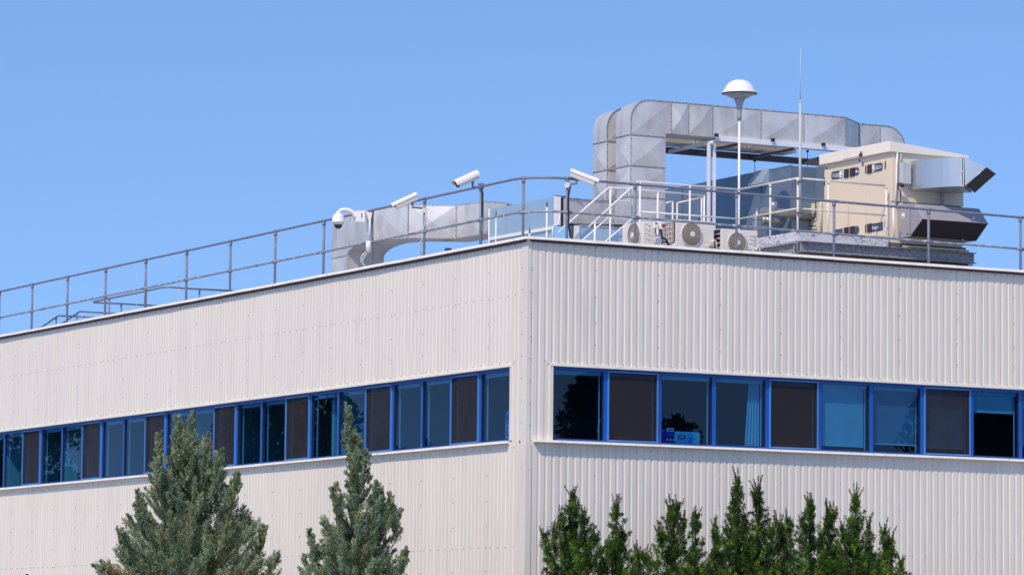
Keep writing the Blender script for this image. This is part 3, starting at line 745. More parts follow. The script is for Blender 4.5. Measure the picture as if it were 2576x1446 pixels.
for k in range(3):
    xk = 4.16-0.24*k; zk = ZPL-0.2*(k+1); b.box((xk, YP+0.03, zk-0.03), (xk+0.24, YB-0.03, zk), 'galv')
b.build('landing', wk)

ww = thing('service_walkway', (XW, YW, ZR), 'cream walkway handrail turning in front of the beige air handling unit', 'handrail')
b = MB(); b.tube([(XW, YP-0.02, ZRL), (XW, YW+0.03, ZRL), (XW+0.03, YW, ZRL), (8.60, YW, ZRL-0.012)], 0.0195, 'cream_rail', 10); b.build('top_rail', ww)
b = MB(); b.tube([(XW, YP-0.02, ZML), (XW, YW+0.03, ZML), (XW+0.03, YW, ZML), (8.60, YW, ZML-0.01)], 0.0165, 'cream_rail', 10); b.build('mid_rail', ww)
for xx, yy in ((XW, 2.58), (XW, YW+0.01), (7.29, YW), (8.60, YW)):
    b = MB(); tb(b, (xx, yy, 9.30), (xx, yy, ZRL), 0.0195, 'cream_rail'); b.tube([(xx, yy, ZRL-0.07), (xx, yy, ZRL-0.015)], 0.026, 'cream_rail', 10); b.build('post', ww)
b = MB(); b.box((XW-0.02, YW-0.045, 9.505), (8.62, YW-0.02, 9.70), 'cracked'); b.build('kick_plate', ww)
b = MB(); b.box((XW-0.045, YW-0.02, 9.505), (XW-0.02, YP, 9.68), 'cracked'); b.build('kick_plate', ww)
b = MB(); b.box((XW, YW, 9.46), (8.6, YP, 9.50), 'galv'); b.build('deck', ww)

rb = thing('roof_guard_bar', (5.0, 6.0, ZR), 'short cream handrail half hidden behind the stair landing', 'handrail')
YQ = 5.25
b = MB()
pA = [PY(YQ, q(4, 1085, 520)), PY(YQ, q(4, 1165, 500)), PY(YQ, q(4, 1165, 720))]
b.tube([pA[0], pA[1]], 0.018, 'cream_rail', 10); b.tube([pA[1], pA[2]-np.array((0, 0, .5))], 0.018, 'cream_rail', 10)
pB = [PY(YQ+0.2, q(4, 1220, 520)), PY(YQ+0.2, q(4, 1515, 455)), PY(YQ+0.2, q(4, 1515, 740))]
b.tube([pB[0], pB[1]], 0.018, 'cream_rail', 10); b.tube([pB[1], pB[2]-np.array((0, 0, .5))], 0.018, 'cream_rail', 10); b.tube([pB[0], pB[0]-np.array((0, 0, 1.2))], 0.016, 'cream_rail', 10)
b.build('rail', rb)

# ================================================================== LAMP AND MAST
lp = thing('roof_lamp', (XW, YP, ZR), 'white mushroom shaped lamp on a slim white pole above the roof', 'lamp')
b = MB(); b.tube([(XW, YP, ZR), (XW, YP, 12.10)], 0.0225, 'white_rail', 14); b.build('pole', lp)
b = MB(); b.lathe((XW, YP, 12.03), [(0.042, 0.0), (0.044, 0.08), (0.048, 0.18), (0.060, 0.28), (0.085, 0.36), (0.115, 0.42)], 'lamp_neck', 24); b.build('neck', lp)
b = MB(); b.lathe((XW, YP, 12.44), [(0.105, 0.0), (0.16, 0.025), (0.335, 0.108)], 'lamp_glass', 32); b.lathe((XW, YP, 12.44), [(0.11, 0.0), (0.112, 0.05)], 'dark', 24); b.build('bowl', lp)
b = MB(); b.lathe((XW, YP, 12.545), [(0.335, 0.0), (0.345, 0.004), (0.345, 0.016), (0.318, 0.045), (0.298, 0.088), (0.296, 0.096), (0.286, 0.105), (0.25, 0.17), (0.19, 0.228), (0.11, 0.262), (0.04, 0.274), (0.0, 0.276)], 'white', 36)
b.lathe((XW, YP, 12.5445), [(0.338, -0.006), (0.347, -0.002), (0.347, 0.004), (0.338, 0.006)], 'dark', 36); b.build('shade', lp)

ms = thing('antenna_mast', (XW+0.01, YW-0.05, ZR), 'tall thin grey aerial mast clamped to the walkway rail corner', 'antenna')
b = MB(); b.tube([(XW+0.01, YW-0.05, 9.95), (XW+0.01, YW-0.05, 12.10)], 0.0255, 'conduit', 12); b.lathe((XW+0.01, YW-0.05, 12.10), [(0.0255, 0), (0.012, 0.03), (0.010, 0.06)], 'conduit', 12); b.build('pole', ms)
b = MB(); b.tube([(XW+0.01, YW-0.05, 12.15), (XW+0.01, YW-0.05, 13.15)], 0.0085, 'conduit', 8, 0.005); b.build('whip', ms)
b = MB()
for z in (10.62, 10.03):
    b.obox((XW+0.01, YW-0.05, z), (0.055, 0, 0), (0, 0.04, 0), (0, 0, 0.018), 'rail'); b.tube([(XW-0.05, YW-0.09, z), (XW+0.07, YW-0.09, z)], 0.006, 'dark', 6)
b.build('clamp', ms)

# ================================================================== DUCTS
def flange_line(mb, a, c, w=0.013, d=0.02, nrm=(0, -1, 0), bolts=5, mt='flange'):
    a = np.asarray(a, float); c = np.asarray(c, float); L = np.linalg.norm(c-a); t = (c-a)/L; nn = np.asarray(nrm, float); bb = np.cross(t, nn)
    mb.obox((a+c)/2+nn*d*0.5, t*L/2, nn*d*0.5, bb*w*0.5, mt)
    for k in range(bolts):
        p = a+(c-a)*(k+0.5)/bolts
        mb.obox(p+nn*(d+0.003), t*0.0065, nn*0.005, bb*0.0065, 'dark')
def arch_duct(t, Y0, dep, X0, X1, zb, zv, z0, zt, segs, jog=None, xend=None):
    """riser X0..X1 with rounded shoulder turning into a level run z0..zt; front face at Y0, depth dep"""
    Y1 = Y0+dep; rad = 0.42; bl = 0.062
    ri = MB()
    heights = [zb]+zv
    for a, c in zip(heights[:-1], heights[1:]):
        ri.panel((X0, Y0, a), (X1, Y0, a), (X1, Y0, c), (X0, Y0, c), bl, 'galv')
        ri.panel((X0, Y1, a), (X0, Y0, a), (X0, Y0, c), (X0, Y1, c), bl, 'galv')
        ri.panel((X1, Y0, a), (X1, Y1, a), (X1, Y1, c), (X1, Y0, c), bl, 'galv')
        ri.panel((X1, Y1, a), (X0, Y1, a), (X0, Y1, c), (X1, Y1, c), bl, 'galv')
    for z in heights[1:]:
        flange_line(ri, (X0, Y0, z), (X1, Y0, z), bolts=5); flange_line(ri, (X0, Y1, z), (X0, Y0, z), nrm=(-1, 0, 0), bolts=4)
    zlast = heights[-1]
    for z0_, z1_ in zip(heights[:-1], heights[1:]): flange_line(ri, (X0+0.004, Y0-0.001, z0_), (X0+0.004, Y0-0.001, z1_), w=0.010, d=0.008, bolts=4)
    ri.build('riser', t)
    el = MB()
    prof = [(X0, zlast), (X0, zt-rad)]+[(X0+rad-rad*math.cos(a), zt-rad+rad*math.sin(a)) for a in np.linspace(0, math.pi/2, 9)[1:]]
    Xe = segs[0]
    outer = prof+[(Xe, zt)]
    inner = [(Xe, z0), (X1, z0), (X1, zlast)]
    ring = outer+inner
    cx, cz = (X0+Xe)/2+0.03, (z0+zt)/2
    ctrF = np.array((cx, Y0-0.055, cz))
    for p0, p1 in zip(ring, ring[1:]+ring[:1]):
        el.poly([(p0[0], Y0, p0[1]), ctrF, (p1[0], Y0, p1[1])], 'galv')
        el.poly([(p0[0], Y1, p0[1]), (p1[0], Y1, p1[1]), (cx, Y1+0.02, cz)], 'galv')
    for p0, p1 in zip(ring[:-1], ring[1:]): el.poly([(p0[0], Y0, p0[1]), (p1[0], Y0, p1[1]), (p1[0], Y1, p1[1]), (p0[0], Y1, p0[1])], 'galv', True)
    for p0, p1 in zip(outer[:-1], outer[1:]):
        a = np.array((p0[0], Y0-0.001, p0[1])); c = np.array((p1[0], Y0-0.001, p1[1])); flange_line(el, a, c, w=0.022, d=0.012, bolts=1)
    el.build('elbow', t)
    x = Xe
    for k, xn in enumerate(segs[1:]):
        s = MB()
        s.panel((x, Y0, z0), (xn, Y0, z0), (xn, Y0, zt), (x, Y0, zt), bl*1.2, 'galv')
        s.panel((x, Y0, zt), (xn, Y0, zt), (xn, Y1, zt), (x, Y1, zt), bl, 'galv'); s.panel((x, Y1, z0), (xn, Y1, z0), (xn, Y0, z0), (x, Y0, z0), 0.01, 'galv')
        s.panel((xn, Y1, z0), (x, Y1, z0), (x, Y1, zt), (xn, Y1, zt), bl, 'galv')
        flange_line(s, (x, Y0, z0), (x, Y0, zt), bolts=4); flange_line(s, (x, Y1, zt), (x, Y0, zt), nrm=(0, 0, 1), bolts=3)
        flange_line(s, (x, Y0-0.001, zt), (xn, Y0-0.001, zt), w=0.022, d=0.010, bolts=5); flange_line(s, (x, Y0-0.001, z0), (xn, Y0-0.001, z0), w=0.018, d=0.008, bolts=5)
        s.build('duct_section', t); x = xn
    return x
dA = thing('arched_duct', (5.5, 5.7, ZR), 'big cross-broken grey metal duct arching over the roof, front one', 'duct', 'arched ducts')
xe = arch_duct(dA, 5.4, 0.57, 5.18, 5.97, ZR-0.05, [9.72, 10.63, 11.24, 11.845], 11.92, 12.55, [6.08, 6.48, 7.03, 8.15, 9.15, 10.14])
s = MB(); z0, zt = 11.925, 12.55
ja, jb_ = (10.14, 5.4), (10.895, 6.02)
s.panel((ja[0], ja[1], z0), (jb_[0], jb_[1], z0), (jb_[0], jb_[1], zt), (ja[0], ja[1], zt), 0.04, 'galv')
s.poly([(ja[0], ja[1], zt), (jb_[0], jb_[1], zt), (jb_[0], jb_[1]+.57, zt), (ja[0], ja[1]+.57, zt)], 'galv'); s.poly([(ja[0], ja[1], z0), (ja[0], ja[1]+.57, z0), (jb_[0], jb_[1]+.57, z0), (jb_[0], jb_[1], z0)], 'galv')
s.poly([(ja[0], ja[1]+.57, z0), (ja[0], ja[1]+.57, zt), (jb_[0], jb_[1]+.57, zt), (jb_[0], jb_[1]+.57, z0)], 'galv')
flange_line(s, (ja[0], ja[1], z0), (ja[0], ja[1], zt), bolts=4); flange_line(s, (jb_[0], jb_[1], z0), (jb_[0], jb_[1], zt), bolts=4)
nj = np.array((0.62, -0.755, 0)); nj /= np.linalg.norm(nj)
flange_line(s, (ja[0], ja[1]-.001, zt), (jb_[0], jb_[1]-.001, zt), w=0.022, d=0.010, nrm=nj, bolts=4)
s.build('duct_section', dA)
s = MB(); Y0 = 6.02; x0_, x1_ = 10.895, 11.39
s.panel((x0_, Y0, z0), (x1_, Y0, z0), (x1_, Y0, zt), (x0_, Y0, zt), 0.045, 'galv'); s.poly([(x0_, Y0, zt), (x1_, Y0, zt), (x1_, Y0+.57, zt), (x0_, Y0+.57, zt)], 'galv')
s.poly([(x0_, Y0+.57, z0), (x1_, Y0+.57, z0), (x1_, Y0, z0), (x0_, Y0, z0)], 'galv'); s.poly([(x1_, Y0+.57, z0), (x0_, Y0+.57, z0), (x0_, Y0+.57, zt), (x1_, Y0+.57, zt)], 'galv')
flange_line(s, (x1_, Y0, z0), (x1_, Y0, zt), bolts=3); flange_line(s, (x0_, Y0-.001, zt), (x1_, Y0-.001, zt), w=0.022, d=0.010, bolts=3)
s.build('duct_section', dA)
s = MB(); r_ = 0.45; Xo = 12.02
prof = [(x1_, zt), (Xo-r_, zt)]+[(Xo-r_+r_*math.sin(a), zt-r_+r_*math.cos(a)) for a in np.linspace(0, math.pi/2, 9)[1:]]+[(Xo, 11.2), (x1_+0.05, 11.2), (x1_, z0)]
cF = np.array(((x1_+Xo)/2, Y0-0.04, (z0+zt)/2))
for p0, p1 in zip(prof, prof[1:]+prof[:1]):
    s.poly([(p0[0], Y0, p0[1]), (p1[0], Y0, p1[1]), cF], 'galv'); s.poly([(p0[0], Y0, p0[1]), (p0[0], Y0+.57, p0[1]), (p1[0], Y0+.57, p1[1]), (p1[0], Y0, p1[1])], 'galv', True)
s.poly([(p[0], Y0+.57, p[1]) for p in prof], 'galv')
for p0, p1 in zip(prof[:9], prof[1:10]): flange_line(s, (p0[0], Y0-.001, p0[1]), (p1[0], Y0-.001, p1[1]), w=0.022, d=0.010, bolts=1)
s.build('end_elbow', dA)
s = MB(); s.box((11.44, Y0, ZR-.05), (Xo, Y0+.57, 11.2), 'galv'); s.build('riser', dA)
dB = thing('arched_duct', (5.5, 6.6, ZR), 'grey metal duct arching close behind the front one, mostly hidden', 'duct', 'arched ducts')
arch_duct(dB, 6.35, 0.55, 5.19, 5.97, ZR-0.05, [9.72, 10.63, 11.25, 11.82], 11.90, 12.50, [6.08, 7.2, 8.4, 9.6])

# steel frame carrying the arch
sf = thing('duct_support_frame', (7.0, 5.3, ZR), 'white steel beams and post carrying the arched ducts', 'steel frame')
b = MB()
b.box((7.08, 5.30, 11.845), (10.9, 5.31, 11.945), 'beam_white'); b.box((7.08, 5.31, 11.935), (10.9, 5.40, 11.945), 'beam_white'); b.box((7.08, 5.31, 11.845), (10.9, 5.42, 11.855), 'beam_white'); b.build('front_beam', sf)
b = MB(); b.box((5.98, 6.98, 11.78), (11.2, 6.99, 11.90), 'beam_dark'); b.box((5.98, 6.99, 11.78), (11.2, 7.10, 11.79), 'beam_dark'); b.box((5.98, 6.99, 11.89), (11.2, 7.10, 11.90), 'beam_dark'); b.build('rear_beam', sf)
b = MB(); b.box((6.96, 5.26, 11.78), (6.972, 7.0, 11.84), 'beam_white'); b.box((6.972, 5.26, 11.78), (7.03, 7.0, 11.79), 'beam_white'); b.box((6.972, 5.26, 11.83), (7.03, 7.0, 11.84), 'beam_white'); b.build('cross_beam', sf)
for xx in (7.6, 8.9, 10.1):
    b = MB(); b.box((xx, 5.42, 11.80), (xx+0.06, 6.97, 11.845), 'beam_dark'); b.build('cross_bar', sf)
b = MB(); b.box((6.92, 5.40, ZR-.05), (6.99, 5.408, 11.78), 'beam_white'); b.box((6.99, 5.40, ZR-.05), (6.998, 5.52, 11.78), 'beam_white'); b.box((7.05, 5.392, ZR-.05), (7.12, 5.4, 11.78), 'beam_white'); b.box((6.998, 5.45, ZR-.05), (7.05, 5.456, 11.78), 'beam_white'); b.build('post', sf)
b = MB(); b.box((6.0, 6.95, ZR-.05), (6.16, 7.10, 11.78), 'duct_shade'); b.build('rear_post', sf)
fl = []
for k, (x, y, lab) in enumerate(((150, 795, 'small black floodlight at the left end of the white beam'), (830, 852, 'small black floodlight at the middle of the white beam'), (1440, 907, 'small black floodlight nearest the beige unit on the white beam'))):
    p = PY(5.27, q(2, x, y)); b = MB(); b.obox(p, (0.034, 0, 0), (0, 0.03, 0), (0, 0, 0.032), 'black'); b.obox(p+np.array((0, 0.015, -0.045)), (0.012, 0, 0), (0, 0.02, 0), (0, 0, 0.02), 'white')
    tag(b.build('floodlight', None, 0.006), lab, 'floodlight', 'floodlights on the duct beam')
for (x, y0, y1), lab in (((612, 1105, 1446), 'thin dark hanger rod left of the aerial mast'), ((1248, 990, 1446), 'thin dark hanger rod between the aerial mast and beige unit')):
    a = PY(7.05 if x < 700 else 5.43, q(2, x, y0)); b = MB(); b.tube([a, (a[0], a[1], 9.5)], 0.006, 'dark', 6); b.obox(a, (0.02, 0, 0), (0, 0.02, 0), (0, 0, 0.02), 'dark')
    tag(b.build('hanger_rod'), lab, 'rod', 'hanger rods under the duct beams')

# blue-grey duct behind the walkway, its shade put into a darker sheet colour
db = thing('shade_toned_duct', (8.9, 6.5, ZR), 'blue-grey sheet duct with painted-in shade stretching back from the beige unit', 'duct')
Xn = 8.86; zt = PX(Xn, q(2, 1440, 1172))[2]
pA = PX(Xn, q(2, 1225, 1212)); yA = pA[1]
P2 = PZ(zt+0.03, q(2, 1065, 1147)); XB = P2[0]; yB = P2[1]
b = MB(); ytop = zt
b.panel((Xn, yA, 10.42), (Xn, 4.06, 10.42), (Xn, 4.06, zt), (Xn, yA, zt), 0.02, 'duct_shade'); b.box((Xn+0.001, 4.06, 10.42), (Xn+1.2, yA, zt), 'duct_shade')
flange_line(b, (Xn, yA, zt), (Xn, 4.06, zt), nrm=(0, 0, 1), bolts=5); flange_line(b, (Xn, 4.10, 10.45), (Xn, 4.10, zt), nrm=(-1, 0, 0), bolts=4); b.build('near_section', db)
b = MB(); b.poly([(XB, yB, 9.4), (Xn, yA, 9.4), (Xn, yA, zt), (XB, yB, zt)], 'duct_shade'); b.build('step_section', db)
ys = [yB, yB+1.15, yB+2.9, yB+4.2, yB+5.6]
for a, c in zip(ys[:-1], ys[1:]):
    b = MB(); b.panel((XB, c, 9.3), (XB, a, 9.3), (XB, a, zt), (XB, c, zt), 0.055, 'duct_shade'); b.box((XB+0.001, a, 9.3), (XB+0.9, c, zt), 'duct_shade')
    flange_line(b, (XB, c, zt), (XB, a, zt), nrm=(0, 0, 1), bolts=5, mt='duct_shade'); flange_line(b, (XB, a, 9.3), (XB, a, zt), nrm=(-1, 0, 0), bolts=6, mt='duct_shade'); b.build('duct_section', db)
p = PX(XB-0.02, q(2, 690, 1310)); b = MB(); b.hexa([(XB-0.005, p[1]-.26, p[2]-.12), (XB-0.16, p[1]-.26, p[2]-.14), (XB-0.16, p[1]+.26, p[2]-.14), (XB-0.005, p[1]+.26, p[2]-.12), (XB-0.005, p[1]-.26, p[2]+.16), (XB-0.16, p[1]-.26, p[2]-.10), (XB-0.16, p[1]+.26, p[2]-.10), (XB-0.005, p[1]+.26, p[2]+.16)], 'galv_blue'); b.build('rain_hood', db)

# pale blue duct left of the arch
pl_ = thing('pale_duct', (3.3, 6.4, ZR), 'smooth pale blue duct panel with open flanged end behind the corner', 'duct')
Xp = 3.29
b = MB()
zs_ = [(5.02, 10.462, 9.6), (6.10, 10.466, 9.6), (6.95, 10.470, 9.6), (7.64, 10.475, 9.6)]
for (a, za, l0), (c, zc_, l1) in zip(zs_[:-1], zs_[1:]):
    b.poly([(Xp, c, 9.3), (Xp, a, 9.3), (Xp, a, za), (Xp, c, zc_)], 'galv_blue'); b.poly([(Xp, a, za), (Xp+.6, a, za), (Xp+.6, c, zc_), (Xp, c, zc_)], 'galv_blue')
    b.box((Xp-0.002, c-0.006, 9.3), (Xp+0.001, c+0.006, zc_), 'flange')
b.poly([(Xp, 7.64, 9.3), (Xp, 7.64, 10.475), (Xp+.6, 7.64, 10.475), (Xp+.6, 7.64, 9.3)], 'galv_blue')
b.build('side_panel', pl_)
b = MB(); z1 = 10.47; z0 = PX(Xp, q(13, 945, 740))[2]
b.box((Xp-0.012, 4.955, z0), (Xp+0.10, 5.015, z1), 'white'); b.box((Xp+0.10, 4.97, z0+.02), (Xp+0.17, 5.02, z1-.02), 'deep_shade'); b.box((Xp+0.17, 4.955, z0), (Xp+0.23, 5.015, z1-.03), 'galv'); b.box((Xp-0.012, 4.95, z1), (Xp+0.24, 5.03, z1+.012), 'dark')
b.build('end_flange', pl_)
b = MB(); xa = Xp+0.23; pr_ = PY(5.3, q(13, 1640, 190)); xb = 5.17
b.panel((xa, 5.0, z0+.05), (4.75, 5.32, z0+.13), (4.75, 5.32, 10.50), (xa, 5.0, z1-.03), 0.02, 'galv'); b.panel((4.75, 5.32, z0+.13), (xb, 5.34, z0+.16), (xb, 5.34, 10.52), (4.75, 5.32, 10.50), 0.015, 'galv')
b.poly([(xa, 5.0, z1-.03), (4.75, 5.32, 10.50), (xb, 5.34, 10.52), (xb, 5.9, 10.52), (xa, 5.6, z1-.03)], 'galv')
b.poly([(xa, 5.0, z0+.05), (xa, 5.6, z0+.05), (xb, 5.9, z0+.16), (xb, 5.34, z0+.16), (4.75, 5.32, z0+.13)], 'deep_shade')  # branch underside coloured near-black for its shade
flange_line(b, (xa, 5.0, z1-.03), (4.75, 5.32, 10.50), w=0.02, bolts=6); flange_line(b, (4.75, 5.32, z0+.13), (4.75, 5.32, 10.5), bolts=4); flange_line(b, (xa, 5.0, z0+.05), (4.75, 5.32, z0+.13), w=0.016, bolts=5); b.build('side_branch', pl_)
b = MB(); k1 = PX(3.27, q(13, 880, 800)); k2 = PX(3.27, q(13, 0, 955))
b.hexa([(3.25, k1[1], k1[2]-.03), (3.285, k1[1], k1[2]-.03), (3.285, 7.6, k2[2]-.03+(k2[2]-k1[2])*.4), (3.25, 7.6, k2[2]-.03+(k2[2]-k1[2])*.4), (3.25, k1[1], k1[2]+.03), (3.285, k1[1], k1[2]+.03), (3.285, 7.6, k2[2]+.03+(k2[2]-k1[2])*.4), (3.25, 7.6, k2[2]+.03+(k2[2]-k1[2])*.4)], 'white'); b.build('skirting_trim', pl_)

lb = thing('lower_duct', (4.5, 5.1, ZR), 'low pale blue duct under the stair handrails', 'duct')
b = MB(); a = PY(5.0, q(7, 1640, 868)); c = PY(5.0, q(7, 2205, 835))
b.panel((a[0]+.10, 5.0, ZR), (5.15, 5.0, ZR), (5.15, 5.0, a[2]+.0), (a[0]+.10, 5.0, a[2]-.02), 0.03, 'galv_blue'); b.poly([(a[0]+.1, 5.0, a[2]-.02), (5.15, 5.0, a[2]), (5.15, 5.38, a[2]), (a[0]+.1, 5.38, a[2]-.02)], 'galv')
flange_line(b, (a[0]+.10, 5.0, a[2]-.02), (5.15, 5.0, a[2]), w=0.03, bolts=7); b.build('front_panel', lb)
b = MB(); b.box((a[0], 4.96, ZR), (a[0]+.09, 5.02, a[2]-.03), 'white'); b.box((a[0]+.09, 4.98, ZR), (a[0]+.12, 5.3, a[2]-.03), 'galv'); b.build('end_flange', lb)
bx = PY(5.34, q(7, 2165, 430)); b = MB(); b.obox(bx, (0.05, 0, 0), (0, 0.05, 0), (0, 0, 0.052), 'conduit'); b.obox(bx+np.array((0.03, -0.052, 0)), (0.03, 0, 0), (0, 0.002, 0), (0, 0, 0.045), 'flange')
tag(b.build('junction_box', None, 0.008), 'small grey box fixed on the riser of the front arched duct', 'junction box')

# the long duct at the left
ld = thing('bent_duct', (2.6, 9.5, ZR), 'grey cross-broken duct with rounded elbow behind the left parapet', 'duct')
zt = 10.667; hh = 0.64
plan = [PZ(zt, q(6, *p))[:2] for p in ((655, 590), (1070, 545), (1640, 550), (1970, 500), (2249, 520))]
zb = zt-0.66
def pt(i, z): return np.array((plan[i][0], plan[i][1], z))
back = [np.array((p[0]+0.55, p[1]+0.45)) for p in plan]
for i in range(4):
    b = MB(); z0a = PX(plan[i][0], (0, 0))[2] if False else zb
    b.panel(pt(i, zb), pt(i+1, zb), pt(i+1, zt), pt(i, zt), 0.05, 'galv')
    b.poly([pt(i, zt), pt(i+1, zt), (*back[i+1], zt), (*back[i], zt)], 'galv'); b.poly([pt(i, zb), (*back[i], zb), (*back[i+1], zb), pt(i+1, zb)], 'galv')
    d = pt(i+1, zb)-pt(i, zb); d /= np.linalg.norm(d); nn = np.array((d[1], -d[0], 0))
    flange_line(b, pt(i+1, zb), pt(i+1, zt), nrm=nn, bolts=6); flange_line(b, pt(i, zb)-nn*0.001, pt(i+1, zb)-nn*0.001, w=0.02, d=0.01, nrm=nn, bolts=10); flange_line(b, pt(i, zt)-nn*0.001, pt(i+1, zt)-nn*0.001, w=0.012, d=0.006, nrm=nn, bolts=1)
    b.build('duct_section', ld)
# elbow with its drop: face towards the viewer seen left of the level run
A0 = PZ(zt, q(6, 655, 590)); Dd = float(np.dot(A0-CAM, FW))
def m6(x, y, k=0.0): return mid(6, x, y, A0)+FW*k
yv = np.array((-RT[1], RT[0], 0))
b = MB()
L0 = np.array(PX(A0[0]-0.10, q(6, 345, 700))); 
xl = A0[0]-0.12
yl1 = PX(xl, q(6, 325, 1100))[1]; yl2 = PX(xl, q(6, 133, 1100))[1]
zl = PX(xl, q(6, 325, 1150))[2]
# side face (towards -X) of the elbow, rounded far edge
ymid = PX(xl, q(6, 362, 800))[1]
side = [(xl, yl1-(yl1-A0[1]-.02)*(1-math.cos(a)), zl+(zb-zl)*math.sin(a)) for a in np.linspace(0, math.pi/2, 9)]+[(xl, A0[1]+0.02, zt)]
farx = yl2
side2 = [(xl, farx-0.45, zt), (xl, farx-0.22, zt-0.05), (xl, farx-0.07, zt-0.17), (xl, farx, zt-0.36), (xl, farx, zl)]
ring = [np.array(p) for p in side+side2]
cF = np.array((xl-0.025, (yl1+farx)/2-0.15, (zt+zl)/2+0.1))
for p0, p1 in zip(ring, ring[1:]+ring[:1]): b.poly([p0, p1, cF], 'galv'); 
W_ = 0.84
for p0, p1 in zip(ring, ring[1:]): b.poly([p0, p0+np.array((W_, 0, 0)), p1+np.array((W_, 0, 0)), p1], 'galv', False)
b.poly([p+np.array((W_, 0, 0)) for p in ring], 'galv')
flange_line(b, ring[0], ring[-1], nrm=(-1, 0, 0), w=0.014, d=0.012, bolts=1)
b.build('elbow', ld)
b = MB()
b.panel((xl, farx, ZR-.05), (xl, yl1, ZR-.05), (xl, yl1, zl), (xl, farx, zl), 0.03, 'galv')
b.panel((xl, yl1, ZR-.05), (xl+W_, yl1, ZR-.05), (xl+W_, yl1, zl), (xl, yl1, zl), 0.03, 'galv'); b.poly([(xl+W_, yl1, ZR), (xl+W_, farx, ZR), (xl+W_, farx, zl), (xl+W_, yl1, zl)], 'galv'); b.poly([(xl, farx, ZR), (xl, farx, zl), (xl+W_, farx, zl), (xl+W_, farx, ZR)], 'galv')
b.build('riser', ld)
p = PZ(zb, q(6, 1615, 1050)); b = MB(); b.box((p[0]-.06, p[1]+.2, ZR-.05), (p[0]+.05, p[1]+.3, zb), 'beam_dark'); b.build('support_leg', ld)

# round pipes
rp = thing('round_duct', (7.8, 4.6, ZR), 'galvanised round pipework with elbows beside the beige unit', 'pipe')
Xa = 8.723
def galv_pipe(pts, r, mt='pipe'):
    b = MB(); b.tube(pts, r, mt, 18)
    for p0, p1 in zip(pts[:-1], pts[1:]):
        d = np.asarray(p1)-np.asarray(p0); L = np.linalg.norm(d); d = d/L
        for e in ((0.03, 0.05) if L > 0.3 else ()): b.tube([np.asarray(p0)+d*e, np.asarray(p0)+d*(e+0.02)], r+0.006, mt, 18)
    return b
e1 = PX(Xa, q(5, 1310, 345)); yy = e1[1]
a1 = PY(yy, q(5, 700, 300)); a2 = PY(yy, q(5, 640, 330)); a3 = PY(yy, q(5, 640, 470))
galv_pipe([np.array((Xa, yy, e1[2])), np.array((a1[0]+.05, yy, a1[2]-.0)), np.array((a1[0]-.07, yy, a1[2]-.02)), np.array((a2[0], yy, a2[2]-.06)), np.array((a2[0], yy, ZR-.05))], 0.088).build('upper_pipe', rp)
u1 = PY(yy, q(5, 840, 290)); u2 = PY(yy, q(5, 845, 185)); galv_pipe([np.array((u1[0], yy, u1[2])), np.array((u1[0], yy, u2[2]))], 0.082).build('stub', rp)
l1 = PY(yy+0.4, q(5, 690, 410)); l2 = PY(yy+0.4, q(5, 1000, 425)); galv_pipe([l1, l2, l2+np.array((.16, .12, -.04)), l2+np.array((.2, .4, -.12))], 0.082).build('lower_pipe', rp)

# ================================================================== AIR HANDLING UNIT
ah = thing('air_handling_unit', (9.5, 2.7, 9.5), 'beige air handling unit with two weather hoods on the roof', 'air handler')
XA0, XA1, YA0, YA1, ZA0, ZA1 = 8.723, 10.38, 1.6, 3.955, 9.60, 11.33
b = MB(); b.box((XA0, YA0, 10.395), (XA1, YA1, ZA1), 'beige'); b.box((XA0+.012, YA0+.012, ZA0), (XA1-.012, YA1, 10.38), 'beige'); b.box((XA0+.03, YA0+.03, 10.37), (XA1-.03, YA1-.02, 10.40), 'dark')
b.build('casing', ah, 0.006)
b = MB(); ro, rz0, rz1 = 0.09, ZA1+.001, ZA1+0.205
xs0, xs1, ys0, ys1 = XA0-ro, XA1+ro, YA0-.06, YA1+.05
b.hexa([(xs0, ys0, rz0), (xs1, ys0, rz0-.012), (xs1, ys1, rz0-.012), (xs0, ys1, rz0), (xs0, ys0, rz1), (xs1, ys0, rz0+.045), (xs1, ys1, rz0+.045), (xs0, ys1, rz1)], 'beige_roof')
b.build('roof_cover', ah, 0.008)
